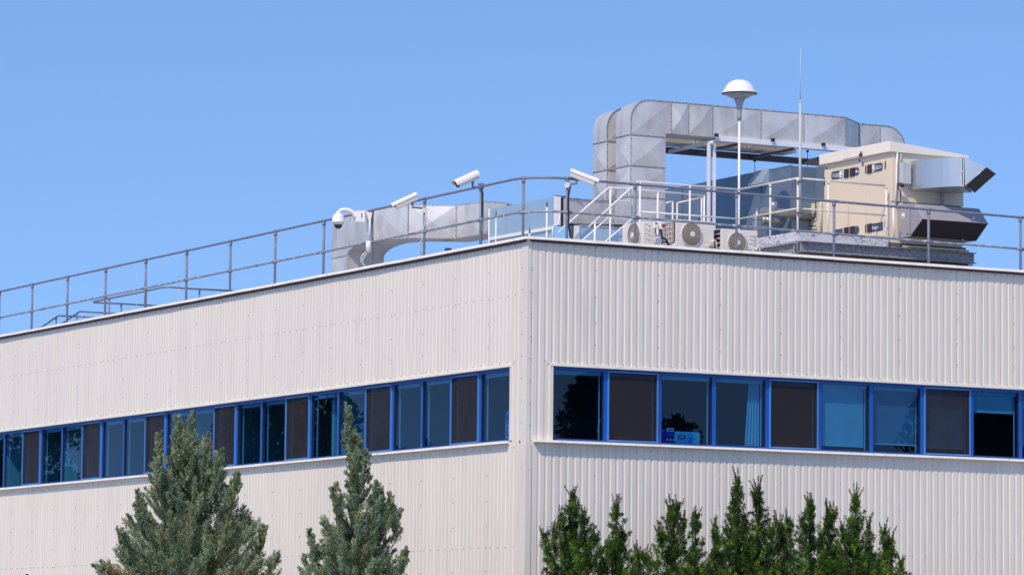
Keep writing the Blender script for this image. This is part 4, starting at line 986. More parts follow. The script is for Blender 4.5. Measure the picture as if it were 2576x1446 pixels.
# doors on the long side, lettered plates, handles
def door(y0, y1, z0, z1):
    b = MB(); b.box((XA0-.006, y0+.004, z0), (XA0-.0005, y1-.004, z1), 'beige'); return b.build('door', ah)
dr = [door(3.10, 3.93, ZA0+.02, ZA1-.005), door(2.475, 3.097, ZA0+.02, ZA1-.005), door(1.62, 2.472, ZA0+.02, ZA1-.005)]
dl = dr
def handle(d, y, z):
    b = MB(); b.box((XA0-.030, y-.075, z-.082), (XA0-.0065, y+.075, z+.082), 'handle'); b.box((XA0-.0335, y-.06, z-.07), (XA0-.0305, y-.03, z+.07), 'black'); b.build('handle', d, 0.01)
def plate(y_far, y_near, z, round_far, round_near, words):
    hgt = 0.082; pts = []
    if round_far: pts += [(y_far-hgt+hgt*math.cos(a)*1.0, hgt*math.sin(a)) for a in np.linspace(-math.pi/2, math.pi/2, 9)]
    else: pts += [(y_far, -hgt), (y_far, hgt)]
    if round_near: pts += [(y_near+hgt+hgt*math.cos(a), hgt*math.sin(a)) for a in np.linspace(math.pi/2, 1.5*math.pi, 9)]
    else: pts += [(y_near, hgt), (y_near, -hgt)]
    b = MB(); b.prism([(XA0-.0065, y, z+h) for y, h in pts], (-.004, 0, 0), 'plate'); o = b.build('name_plate', ah)
    for w in words:
        if w[0] == 't': text(w[1], w[2], (XA0-.0112, w[3], z+w[4]), (0, -1, 0), (0, 0, 1), w[5], o, 'lettering', w[6])
        elif w[0] == 'box':
            b = MB(); b.box((XA0-.0125, w[1], z-.066), (XA0-.0107, w[2], z+.066), 'white'); b.box((XA0-.0135, w[1]+.02, z-.045), (XA0-.0127, w[1]+.045, z-.02), 'handle'); b.box((XA0-.0135, w[2]-.05, z-.032), (XA0-.0127, w[2]-.025, z-.022), 'handle'); b.build('info_sticker', o)
        elif w[0] == 'ring':
            b = MB()
            for yy_ in w[1:]:
                rg_ = [np.array((XA0-.0115, yy_+.022*math.cos(a), z+.03*math.sin(a))) for a in np.linspace(0, 2*math.pi, 17)]
                b.tube(rg_, .004, 'conduit', 5)
            b.build('symbols', o)
        elif w[0] == 'dot':
            b = MB(); b.lathe((XA0-.0107, w[1], z), [(0.026, 0), (0.026, .002)], 'white', 16, (-1, 0, 0)); b.prism([(XA0-.0107, w[2]+.024, z-.02), (XA0-.0107, w[2]-.024, z-.02), (XA0-.0107, w[2], z+.024)], (-.002, 0, 0), 'white'); b.build('symbols', o)
    return o
plate(3.70, 3.29, 11.09, True, False, [('t', 'GOLD', 0.10, 3.57, -.008, 'white', 0.17), ('ring', 3.655, 3.60), ('box', 3.295, 3.395)])
plate(2.885, 2.700, 11.085, False, True, [('dot', 2.80, 2.735)])
plate(2.285, 1.88, 11.085, False, True, [('box', 2.175, 2.275), ('t', 'GOLD', 0.10, 2.165, -.004, 'white', 0.15), ('ring', 1.975, 1.925)])
HY = [PX(XA0-.032, q(10, *p))[1] for p in ((1060, 760), (1233, 725), (1760, 625))]
handle(dr[0], HY[0], 11.085); handle(dr[1], HY[1], 11.085); handle(dr[2], HY[2], 11.085)
plate(3.62, 3.28, 9.945, True, False, []); plate(2.88, 2.70, 9.945, False, True, []); plate(2.275, 1.88, 9.94, False, False, [('t', 'Swegon', 0.095, 2.26, 0, 'white', 0.22)])
handle(dl[0], HY[0], 9.95); handle(dl[1], HY[1], 9.95); handle(dl[2], HY[2], 9.945)
for y, z in ((2.475, 11.085), (1.80, 11.10), (3.93, 11.0), (2.475, 9.945), (1.80, 9.98)):
    b = MB(); b.box((XA0-.016, y-.014, z-.075), (XA0-.0065, y+.014, z+.075), 'black'); b.build('hinge', ah)
b = MB(); b.box((XA0-.014, 2.58, 11.26), (XA0-.0065, 2.592, 11.16), 'dark'); b.build('door_latch', ah)
for k, (x, y, hh_) in enumerate(((1475, 385, .055), (470, 610, .045))):
    p = PX(XA0-.007, q(10, x, y)); b = MB(); b.box((XA0-.0085, p[1]-.035, p[2]), (XA0-.0065, p[1]+.035, p[2]+hh_), 'pack_blue'); b.box((XA0-.0085, p[1]-.035, p[2]-.035), (XA0-.0065, p[1]+.035, p[2]-.001), 'white'); b.build('sticker', ah)
b = MB(); b.box((XA0-.1, 2.46, 11.33), (XA0-.14, 2.52, 11.385), 'black'); b.tube([(XA0-.11, 2.49, 11.38), (XA0-.11, 2.49, 11.43)], 0.015, 'black', 8); b.box((XA0-ro-.004, 2.60, 11.345), (XA0-ro-.001, 3.15, 11.352), 'dark'); b.build('vent_cap', ah)
# lower casing running further back
b = MB(); zt5 = PX(XA0, q(5, 1440, 178))[2]; b.box((XA0+.02, YA1+.001, 9.5), (XA1, 7.2, zt5), 'beige'); b.build('rear_casing', ah)
b = MB(); cc = [PX(XA0-.03, q(5, *p)) for p in ((1350, 175), (1345, 370), (1290, 395), (1250, 430), (1245, 465), (1300, 478), (1350, 475))]; b.tube(cc, 0.012, 'cable', 8); b.tube([PX(XA0-.02, q(5, 1415, 180)), PX(XA0-.02, q(5, 1412, 550))], 0.02, 'conduit', 8); b.build('cable', ah)
# upper hood: elbow turned 45 degrees with slanted mouth
Wd = 1.05; rho = 1.545; X9 = 9.124; zA, zB = 10.625, 11.175
cen = np.array((X9+rho, YA0-.0, 0)); 
def elbow_pt(r, a, z): return np.array((cen[0]-r*math.cos(a), YA0-r*math.sin(a), z))
b = MB(); N = 10
for k in range(N):
    a0, a1 = math.pi/4*k/N, math.pi/4*(k+1)/N; ro_, ri_ = rho, rho-Wd
    b.poly([elbow_pt(ro_, a0, zA), elbow_pt(ro_, a1, zA), elbow_pt(ro_, a1, zB), elbow_pt(ro_, a0, zB)], 'galv_new', False)
    b.poly([elbow_pt(ri_, a1, zA), elbow_pt(ri_, a0, zA), elbow_pt(ri_, a0, zB), elbow_pt(ri_, a1, zB)], 'galv_new', False)
    b.poly([elbow_pt(ro_, a0, zB), elbow_pt(ro_, a1, zB), elbow_pt(ri_, a1, zB), elbow_pt(ri_, a0, zB)], 'galv_new'); b.poly([elbow_pt(ri_, a0, zA), elbow_pt(ri_, a1, zA), elbow_pt(ro_, a1, zA), elbow_pt(ro_, a0, zA)], 'galv_new')
uh = b.build('upper_hood', ah)
ax = np.array((0.7071, -0.7071, 0)); wx = np.array((0.7071, 0.7071, 0)); F0 = elbow_pt(rho, math.pi/4, 0); F0[2] = 0
zz = np.array((0, 0, 1.0))
b = MB()
Lh = 0.47
A = F0+ax*0.05+zz*zB; Btip = F0+ax*Lh+zz*(zB-0.20); Dn = F0+ax*0.06+zz*(zA+.0)
Wv = wx*Wd
b.poly([A, Dn, Btip], 'galv_new'); b.poly([A+Wv, Btip+Wv, Dn+Wv], 'galv_new'); b.poly([A, Btip, Btip+Wv, A+Wv], 'galv_new')
b.poly([Btip-ax*.01, Dn-ax*.0+zz*.012, Dn+Wv+zz*.012, Btip+Wv-ax*.01], 'deep_shade')  # near-black sheet stands for the shade inside the mouth
for P_ in (0, 1): b.tube([Btip+Wv*P_, Dn+Wv*P_], 0.008, 'galv_new', 6)
b.tube([Btip, Btip+Wv], 0.008, 'galv_new', 6); b.tube([Dn, Dn+Wv], 0.008, 'galv_new', 6)
b.build('mouth', uh)
b = MB()
for P_ in (F0+ax*0.0, F0+ax*0.035): b.obox(P_+zz*(zA+zB)/2+wx*(-.012), ax*0.009, zz*(zB-zA)/2*1.03, wx*0.014, 'galv')
b.obox((X9-.012, YA0-.02, (zA+zB)/2), (0.012, 0, 0), (0, 0.018, 0), (0, 0, 0.28), 'galv'); b.obox(F0+zz*(zA+zB)/2+wx*(-.03), ax*0.02, zz*0.02, wx*0.012, 'conduit'); b.obox(F0+zz*(zA-.0)+wx*(-.02)+ax*.02, ax*0.02, zz*0.012, wx*0.016, 'conduit'); b.build('flange', uh)
# lower hood
XH0, XH1 = 8.866, 10.372
b = MB(); Yf, Yn = 1.18, 0.779
zb_, zt_, zk = 9.692, 10.302, 9.99
b.poly([(XH0, YA0, zb_), (XH0, Yf, zb_), (XH0, Yn, zk), (XH0, 1.072, zt_), (XH0, YA0, zt_+.02)][::1], 'hood_grey'); b.poly([(XH1, YA0, zb_), (XH1, YA0, zt_+.02), (XH1, 1.072, zt_), (XH1, Yn, zk), (XH1, Yf, zb_)], 'hood_grey')
b.poly([(XH0, 1.072, zt_), (XH0, Yn, zk), (XH1, Yn, zk), (XH1, 1.072, zt_)], 'hood_grey'); b.poly([(XH0, YA0, zt_+.02), (XH0, 1.072, zt_), (XH1, 1.072, zt_), (XH1, YA0, zt_+.02)], 'hood_grey')
b.poly([(XH0, YA0, zb_), (XH1, YA0, zb_), (XH1, Yf, zb_), (XH0, Yf, zb_)], 'hood_grey')
lh = b.build('lower_hood', ah)
b = MB(); b.poly([(XH0+.01, Yf-.01, zb_+.015), (XH1-.01, Yf-.01, zb_+.015), (XH1-.01, Yn+.02, zk-.0), (XH0+.01, Yn+.02, zk-.0)], 'deep_shade'); b.tube([(XH0, Yn, zk), (XH1, Yn, zk)], 0.008, 'hood_grey', 6); b.tube([(XH0, Yf, zb_), (XH0, Yn, zk)], 0.008, 'hood_grey', 6); b.tube([(XH1, Yf, zb_), (XH1, Yn, zk)], 0.008, 'hood_grey', 6); b.build('mouth', lh)
b = MB(); p = PX(XH0, q(3, 1236, 1007)); b.box((XH0-.004, p[1]-.05, p[2]-.045), (XH0-.001, p[1]+.05, p[2]+.045), 'white'); b.box((XH0-.006, p[1]-.035, p[2]-.03), (XH0-.0045, p[1]+.035, p[2]-.018), 'handle')
b.box((XH0-.004, 1.176, zb_), (XH0-.001, 1.182, zt_), 'dark'); b.tube([(XH0-.02, 1.25, zb_+.05), (XH0, 1.25, zb_+.05)], 0.014, 'black', 8); b.build('side_fittings', lh)
# isolator box and conduits
b = MB(); b.obox((8.98, 1.52, 10.93), (0.10, 0, 0), (0, 0.06, 0), (0, 0, 0.205), 'conduit'); b.build('isolator_box', ah, 0.008)
b = MB(); b.tube([PY(1.56, q(12, 250, 45)), PY(1.56, q(12, 238, 240)), PY(1.56, q(12, 235, 470)), PY(1.56, q(12, 215, 770))], 0.017, 'white', 10); b.tube([PY(1.3, q(12, 190, 840)), PY(1.3, q(12, 203, 1265))], 0.019, 'white', 10); b.tube([PY(1.56, q(12, 300, 65)), PY(1.56, q(12, 300, 210))], 0.012, 'conduit', 8)
b.tube([PY(1.5, q(12, 250, 480)), PY(1.5, q(12, 258, 560)), PY(1.5, q(12, 290, 590)), PY(1.5, q(12, 292, 740)), PY(1.5, q(12, 230, 790))], 0.012, 'cable', 8); b.tube([PY(1.45, q(12, 270, 500)), PY(1.45, q(12, 330, 520))], 0.04, 'handle', 10)
b.build('conduit', ah)
b = MB(); b.box((9.80, 1.50, 10.30), (9.86, 1.53, 10.62), 'hood_grey'); b.build('hood_bracket', ah)

# steel platform under the unit
sp = thing('steel_platform', (8.8, 2.0, ZR), 'weathered steel beams with flaking white paint under the beige unit', 'steel frame')
def ibeam_x(mb, x0, x1, y, z0, z1, mt, fl=0.055):
    mb.box((x0, y-fl, z1-.014), (x1, y+fl, z1), mt); mb.box((x0, y-fl, z0), (x1, y+fl, z0+.014), mt); mb.box((x0, y-.006, z0+.014), (x1, y+.006, z1-.014), mt)
b = MB(); ibeam_x(b, 6.60, 10.55, 1.50, 9.29, 9.495, 'cracked_shaded', 0.09); b.build('front_beam', sp)
b = MB(); b.box((6.56, 1.62, 9.29), (6.572, 4.6, 9.46), 'cracked_shaded'); b.box((6.48, 1.62, 9.46), (6.64, 4.6, 9.474), 'cracked'); b.box((6.48, 1.62, 9.27), (6.64, 4.6, 9.284), 'cracked'); b.build('side_beam', sp)
b = MB(); ibeam_x(b, 6.3, 10.5, 1.62, 9.04, 9.24, 'beam_dark', 0.08); b.build('lower_beam', sp)  # dark colour stands for the shade beneath the unit
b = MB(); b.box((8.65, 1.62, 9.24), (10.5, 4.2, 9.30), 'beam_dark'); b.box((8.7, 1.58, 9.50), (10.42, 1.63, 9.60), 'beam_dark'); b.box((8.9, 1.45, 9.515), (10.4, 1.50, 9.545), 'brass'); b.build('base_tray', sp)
b = MB()
for xx in (6.7, 8.5, 10.3):
    for yy in (1.6, 4.1): b.box((xx-.05, yy-.05, ZR), (xx+.05, yy+.05, 9.06), 'beam_dark')
b.build('leg', sp)
b = MB()
for k in range(26): b.box((8.15+k*.035, 1.38, 9.085), (8.158+k*.035, 1.40, 9.20), 'white')
b.box((8.12, 1.375, 9.20), (9.08, 1.405, 9.215), 'white'); b.box((8.12, 1.375, 9.075), (9.08, 1.405, 9.085), 'white'); b.build('grating', sp)
b = MB(); c = PY(3.0, q(3, 1868, 1370)); hc = c[2]-ZR; b.lathe((c[0], 3.0, ZR), [(0.22, 0), (0.22, hc-.22), (0.20, hc-.12), (0.14, hc-.04), (0.07, hc-.01), (0.0, hc)], 'galv', 24)
tag(b.build('round_cowl'), 'rounded grey metal cowl at the right end of the platform beams', 'cowl')

# ================================================================== THREE AIR CONDITIONING UNITS
def fan(t, c, nrm, r, spiral=0.9, guard=False):
    nrm = np.asarray(nrm, float); h = np.cross((0, 0, 1), nrm); h /= np.linalg.norm(h); v = np.array((0, 0, 1.0)); c = np.asarray(c, float)
    b = MB(); b.lathe(c+nrm*0.002, [(r*0.97, 0), (r*0.97, 0.002)], 'ac_fan', 32, nrm)
    fr = b.build('fan_recess', t)
    b = MB()
    for k in range(3):
        pts = []
        for j in range(9):
            a = 2*math.pi*k/3+0.95*j/8; pts.append(c+nrm*(0.007+0.004*j/8)+r*0.9*(h*math.cos(a)+v*math.sin(a)))
        b.poly([c+nrm*0.006]+pts, 'ac_fan')
    b.build('blade', fr)
    b = MB(); bow = 0.03
    for k in range(1, 15):
        rr = r*(0.2+0.8*k/14); z = 0.018+bow*(1-(rr/r)**2)
        ring = [c+nrm*z+rr*(h*math.cos(a)+v*math.sin(a)) for a in np.linspace(0, 2*math.pi, 33)]
        b.tube(ring, 0.0013, 'ac_grille', 4)
    for k in range(18):
        pts = []
        for j in range(7):
            f = j/6; rr = r*(0.18+0.82*f); a = 2*math.pi*k/18+spiral*f*f; pts.append(c+nrm*(0.020+bow*(1-(rr/r)**2))+rr*(h*math.cos(a)+v*math.sin(a)))
        b.tube(pts, 0.0024, 'ac_grille', 5)
    b.lathe(c+nrm*0.045, [(r*0.235, 0), (r*0.235, 0.006), (r*0.2, 0.012)], 'ac', 24, nrm)
    ring = [c+nrm*0.012+r*1.02*(h*math.cos(a)+v*math.sin(a)) for a in np.linspace(0, 2*math.pi, 41)]
    b.tube(ring, 0.010, 'ac', 8)
    if guard:
        for k in range(24):
            a = 2*math.pi*k/24; b.obox(c+nrm*0.022+r*1.0*(h*math.cos(a)+v*math.sin(a)), nrm*0.01, (h*math.cos(a)+v*math.sin(a))*0.016, (-h*math.sin(a)+v*math.cos(a))*0.006, 'ac_grille')
    b.build('fan_grille', t)
def casing(t, x0, x1, y0, y1, z0, z1, top_lip=True):
    b = MB(); b.box((x0, y0, z0), (x1, y1, z1-.02), 'ac')
    if top_lip: b.box((x0-.008, y0-.008, z1-.0195), (x1+.008, y1+.008, z1), 'ac')
    b.build('casing', t, 0.012)
YU = 0.80
# right unit
a1 = thing('air_conditioner', (4.85, 0.95, ZR), 'white cooling unit right of the others with a guard ring round its fan', 'air conditioner', 'cooling units along the parapet')
casing(a1, 4.46, 5.235, YU, YU+.30, 8.93, 9.555, False); fan(a1, (4.782, YU-.004, 9.285), (0, -1, 0), 0.195, 0.35, True)
b = MB()
for k in range(6): b.box((4.44, YU+.05, 9.03+.085*k), (4.459, YU+.25, 9.09+.085*k), 'deep_shade'); b.box((4.43, YU+.04, 9.094+.085*k), (4.455, YU+.26, 9.11+.085*k), 'ac')
b.build('side_grille', a1)
b = MB()
for k in range(3):
    z = 9.44-.072*k; b.prism([(5.06, YU-.001, z+.012), (5.06, YU-.001, z-.004), (5.20, YU-.001, z-.002), (5.20, YU-.001, z+.014)], (0, -.008, 0), 'ac_grille'); b.box((5.13, YU-.022, z-.02), (5.16, YU-.004, z+.004), 'ac_grille')
for z in (9.10, 9.15, 9.2): b.box((5.03, YU-.003, z), (5.21, YU-.001, z+.004), 'flange')
b.box((5.03, YU-.004, 9.155), (5.11, YU-.002, 9.175), 'pack_blue')
b.build('front_trim', a1)
def valve(t, x, z, flip=1):
    b = MB(); b.obox((x, YU-.045, z), (0.045, 0, 0), (0, 0.04, 0), (0, 0, 0.032), 'brass'); b.lathe((x+.03*flip, YU-.085, z), [(0.018, 0), (0.018, 0.02), (0.012, 0.022)], 'dark', 12, (0, -1, 0))
    b.tube(arc((x+.05*flip, YU-.045, z+.03), 0.045, math.pi, 0, 8, (1, 0, 0), (0, 0, 1))+[np.array((x+.095*flip, YU-.045, z-.25))], 0.011, 'white', 8); b.build('valve_box', t)
valve(a1, 5.16, 9.145)
# middle unit
a2 = thing('air_conditioner', (3.9, 0.95, ZR), 'largest white cooling unit with a spiral fan grille, in the middle of three', 'air conditioner', 'cooling units along the parapet')
casing(a2, 3.485, 4.296, YU, YU+.32, 8.93, 9.645); fan(a2, (3.812, YU-.004, 9.385), (0, -1, 0), 0.215, 1.0)
b = MB()
b.box((3.455, YU+.03, 9.24), (3.484, YU+.29, 9.62), 'deep_shade')
for k in range(5): b.box((3.444, YU+.03+.056*k, 9.24), (3.456, YU+.044+.056*k, 9.62), 'ac')
for k in range(5): b.box((3.440, YU+.03, 9.235+.09*k), (3.457, YU+.30, 9.25+.09*k), 'ac')
b.build('side_grille', a2)
b = MB()
for z in (9.16, 9.26): b.box((4.08, YU-.003, z), (4.27, YU-.001, z+.004), 'flange')
b.prism([(3.05, 1.0, 9.14), (3.485, 0.83, 9.20), (3.485, 0.83, 9.10), (3.05, 1.0, 9.02)], (0, .2, 0), 'ac'); b.build('base_tray', a2)
valve(a2, 4.225, 9.225)
# left unit, turned
a3 = thing('air_conditioner', (2.95, 1.1, ZR), 'white cooling unit facing left beside the railing post with its fan side-on', 'air conditioner', 'cooling units along the parapet')
casing(a3, 2.79, 3.06, YU, YU+.75, 8.93, 9.585, False); fan(a3, (2.786, YU+.30, 9.33), (-1, 0, 0), 0.23, 0.9)
b = MB()
for k in range(4):
    z = 9.52-.085*k; b.obox((2.875, YU-.004, z), (0.045, 0, 0.006), (0, 0.004, 0), (0, 0, 0.006), 'ac_grille'); b.obox((2.905, YU-.010, z-.012), (0.012, 0, 0), (0, 0.008, 0), (0, 0, 0.016), 'ac')
b.box((3.0, YU-.004, 8.95), (3.003, YU-.001, 9.56), 'flange'); b.build('front_trim', a3)
iso = thing('isolator_switch', (3.16, 0.72, 9.3), 'white isolator box with red rotary knob between two cooling units', 'switch')
b = MB(); p = PY(0.72, q(11, 235, 275)); b.obox(p, (0.055, 0, 0), (0, 0.045, 0), (0, 0, 0.068), 'white'); b.build('box', iso, 0.008)
b = MB(); b.lathe(p+np.array((.01, -.0455, 0)), [(0.042, 0), (0.042, .003)], 'yellow', 20, (0, -1, 0)); b.lathe(p+np.array((.012, -.0487, 0)), [(0.030, 0), (0.028, .02)], 'red', 20, (0, -1, 0)); b.obox(p+np.array((.012, -.075, 0)), (0.008, 0, 0), (0, 0.01, 0), (0, 0, 0.028), 'red'); b.build('knob', iso)
b = MB()
P11 = lambda x, y: PY(0.70, q(11, x, y))
b.tube([P11(225, 345), P11(235, 420), P11(245, 520), P11(280, 545), P11(330, 570), P11(370, 640), P11(400, 720)], 0.019, 'cable', 8)
b.tube([P11(245, 530), P11(260, 600), P11(300, 640), P11(230, 655)], 0.013, 'cable', 8); b.tube([P11(350, 640), P11(300, 635)], 0.013, 'cable', 8); b.build('cable', iso)
dsp = thing('controller_box', (3.05, 0.72, 9.3), 'small white box with dark display left of the red knob', 'control box')
b = MB(); p = P11(105, 262); b.obox(p, (0.042, 0, 0), (0, 0.03, 0), (0, 0, 0.058), 'white'); b.build('box', dsp, 0.006)
b = MB(); b.obox(p+np.array((0, -.031, .03)), (0.028, 0, 0), (0, 0.001, 0), (0, 0, 0.012), 'plate'); b.build('display', dsp)
b = MB(); b.tube([P11(105, 330), P11(110, 420), P11(130, 490), P11(165, 500), P11(190, 460), P11(195, 350)], 0.010, 'cable', 8); b.build('cable', dsp)
b = MB(); p = P11(150, 610); b.obox(p, (0.055, 0, 0), (0, 0.04, 0), (0, 0, 0.06), 'white_cam'); tag(b.build('pipe_cover', None, 0.012), 'white pipe cover low beside the thick black cable', 'pipe cover')

# vertical white rods and low conduit near the corner
for (x, y0), r, yv_, lab in (((1270, 545), 0.017, 4.0, 'tallest white rod with dark tip right of the corner post'), ((580, 672), 0.014, 6.2, 'white rod with dark tip left of the corner post'), ((1035, 902), 0.017, 3.0, 'short white rod with dark tip just above the corner'), ((487, 665), 0.013, 6.6, 'slim plain white rod at the left end of the pale duct')):
    p = PY(yv_, q(7, x, y0)); b = MB(); tip = 'plain' not in lab
    b.tube([(p[0], p[1], ZR-.05), (p[0], p[1], p[2]-(.13 if tip else 0))], r, 'white_rail', 10)
    if tip:
        b.lathe((p[0], p[1], p[2]-.13), [(r*.8, 0), (r*.95, .03), (r*0.5, .09), (0.0, .13)], 'handle', 10)
        for dz in (.18, .55): b.tube([(p[0], p[1], p[2]-dz), (p[0], p[1], p[2]-dz-.04)], r*1.25, 'white_rail', 10)
    tag(b.build('vent_rod'), lab, 'rod', 'white rods near the building corner')
b = MB(); P7 = lambda x, y, v=4.6: PY(v, q(7, x, y))
b.tube([P7(1345, 1060, 4.0)-np.array((0, 0, .2)), P7(1347, 910, 4.0), P7(1365, 888, 4.0), P7(1405, 886, 4.0), P7(1425, 870, 4.0), P7(1440, 800, 4.0), P7(1445, 740, 4.0)], 0.016, 'cream_rail', 10)
tag(b.build('pipe_bend'), 'cream pipe bent over at the foot of the flanged duct end', 'pipe')

# ================================================================== THINGS ON THE INNER WINDOW SILLS
def pack(name, x0, x1, y0, y1, z0, z1, mt, label, extra):
    t = thing(name, ((x0+x1)/2, (y0+y1)/2, z0), label, 'package')
    b = MB(); n = 8
    for i in range(n):
        pass
    b.box((x0, y0, z0), (x1, y1, z1), mt); o = b.build('wrap', t, 0.03)
    extra(t)
    return t
yk = 0.17
pa, pb = PY(yk+.02, q(14, 1605, 715)), PY(yk+.02, q(14, 1708, 830)); zf = 5.461
def ex1(t):
    b = MB(); b.box((pa[0]+.02, yk+.017, zf+.01), (pb[0]-.02, yk+.0195, zf+.19), 'pack_maroon')
    for k in range(3): b.lathe((pa[0]+.09+.07*k, yk+.0165, zf+.13), [(0.02, 0), (0.02, .002)], 'pack_pale', 12, (0, -1, 0))
    b.build('print', t)
    b = MB(); b.obox((pb[0]-.09, yk+.016, zf+.31), (0.07, 0, 0), (0, 0.003, 0), (0, 0, 0.03), 'white'); b.obox((pb[0]-.09, yk+.012, zf+.31), (0.05, 0, 0), (0, 0.001, 0), (0, 0, 0.016), 'pack_red'); b.build('logo', t)
pack('soft_package', pa[0]-.05, pb[0], yk+.02, yk+.26, zf, pa[2], 'pack_navy', 'dark blue and maroon soft package on the sill inside the window', ex1)
pa2, pb2 = PY(yk+.02, q(14, 1715, 740)), PY(yk+.02, q(14, 1940, 838))
def ex2(t):
    b = MB(); b.prism([(pa2[0]+.30, yk+.0195, zf+.02), (pb2[0]-.03, yk+.0195, zf+.02), (pb2[0]-.03, yk+.0195, pa2[2]-.03), (pa2[0]+.36, yk+.0195, pa2[2]-.03), (pa2[0]+.42, yk+.0195, zf+.16)], (0, -.002, 0), 'pack_pale'); b.build('print', t)
    b = MB(); c = (pa2[0]+.13, yk+.016, pa2[2]-.10); b.prism([(c[0]+.085*math.cos(a)*(1+.0), c[1], c[2]+.042*math.sin(a)) for a in np.linspace(0, 2*math.pi, 25)[:-1]], (0, -.002, 0), 'pack_red'); b.obox((c[0]+.015, c[1]-.004, c[2]+.002), (0.013, 0, 0), (0, 0.001, 0), (0, 0, 0.016), 'white'); b.obox((c[0]-.03, c[1]-.004, c[2]), (0.008, 0, 0), (0, 0.001, 0), (0, 0, 0.02), 'white'); b.build('logo', t)
    b = MB(); b.obox((pa2[0]+.31, yk+.015, zf+.12), (0.02, 0, 0), (0, 0.001, 0), (0, 0, 0.07), 'pack_blue'); b.build('label', t)
pack('soft_package', pa2[0], pb2[0], yk+.02, yk+.24, zf, pa2[2], 'pack_cyan', 'light cyan soft package with red badge on the sill inside the window', ex2)
# leaflet box in the last left window
xk = 0.16
b1, b2 = PX(xk, q(15, 2330, 590)), PX(xk, q(15, 2372, 785))
ct = thing('carton', (xk+.1, (b1[1]+b2[1])/2, zf), 'cyan carton with round emblem in the window next to the corner', 'carton')
b = MB(); b.box((xk, 0.80, zf), (xk+.16, b1[1], b1[2]), 'pack_cyan'); b.build('box', ct, 0.006)
b = MB(); yc = (0.89+b1[1])/2; b.lathe((xk-.0005, yc-.02, zf+.46), [(0.125, 0), (0.125, .002)], 'pack_blue', 24, (-1, 0, 0)); b.lathe((xk-.0005, yc-.02, zf+.21), [(0.085, 0), (0.085, .002)], 'plate', 24, (-1, 0, 0)); b.lathe((xk-.003, yc-.02, zf+.21), [(0.05, 0), (0.05, .002)], 'pack_cyan', 20, (-1, 0, 0))
b.box((xk-.003, 0.91, b1[2]-.11), (xk-.0005, b1[1]-.03, b1[2]-.03), 'plate'); b.build('emblem', ct)
b = MB(); st = [PY(0.30, q(14, *p)) for p in ((1052, 640), (1048, 680), (1038, 715), (1034, 742))]; b.tube(st, 0.009, 'white', 8)
tag(b.build('blind_cord'), 'short white cord hanging inside the corner window', 'cord')

# ================================================================== TREES
def leaf_mesh(name, parent, V, Cc, mt):
    n = len(V)//4
    me = bpy.data.meshes.new(name); off = parent_world(parent)
    me.vertices.add(4*n); me.vertices.foreach_set('co', (V-off).astype(np.float32).ravel())
    me.loops.add(4*n); me.loops.foreach_set('vertex_index', np.arange(4*n, dtype=np.int32))
    me.polygons.add(n); me.polygons.foreach_set('loop_start', np.arange(0, 4*n, 4, dtype=np.int32))
    me.update(calc_edges=True)
    at = me.attributes.new('leafcol', 'FLOAT_COLOR', 'POINT')
    c4 = np.ones((4*n, 4), np.float32); c4[:, :3] = np.repeat(Cc, 4, axis=0); at.data.foreach_set('color', c4.ravel())
    me.materials.append(M[mt])
    o = bpy.data.objects.new(name, me); COL.objects.link(o); o.parent = parent
    return o
def sprays(R, base, axis, length, rad, n, ll, lw, spread, taper=0.75):
    """leaf sprays round a plume axis -> quads (n,4,3)"""
    t = R.random(n)**0.85
    axis = axis/np.linalg.norm(axis)
    ref = np.array((0.3, 0.5, 0.81)); a = np.cross(axis, ref); a /= np.linalg.norm(a); b = np.cross(axis, a)
    prof = np.clip(np.sin(np.clip(t*0.86+0.14, 0, 1)*math.pi)**taper, 0, 1)
    rr = rad*prof*np.sqrt(R.random(n)); th = R.random(n)*2*math.pi
    radial = np.cos(th)[:, None]*a+np.sin(th)[:, None]*b
    pos = base+axis*(t*length)[:, None]+radial*rr[:, None]
    d = axis*1.0+radial*spread*R.uniform(.3, 1.2, (n, 1))+R.normal(0, .28, (n, 3)); d /= np.linalg.norm(d, axis=1)[:, None]
    w = np.cross(d, R.normal(0, 1, (n, 3))); w /= np.linalg.norm(w, axis=1)[:, None]
    L = ll*R.uniform(.6, 1.3, (n, 1)); Wd_ = lw*R.uniform(.7, 1.3, (n, 1))
    p0 = pos-d*L*.5; p2 = pos+d*L*.5; m_ = pos+d*L*.05
    return np.stack([p0, m_+w*Wd_*.5, p2, m_-w*Wd_*.5], axis=1)

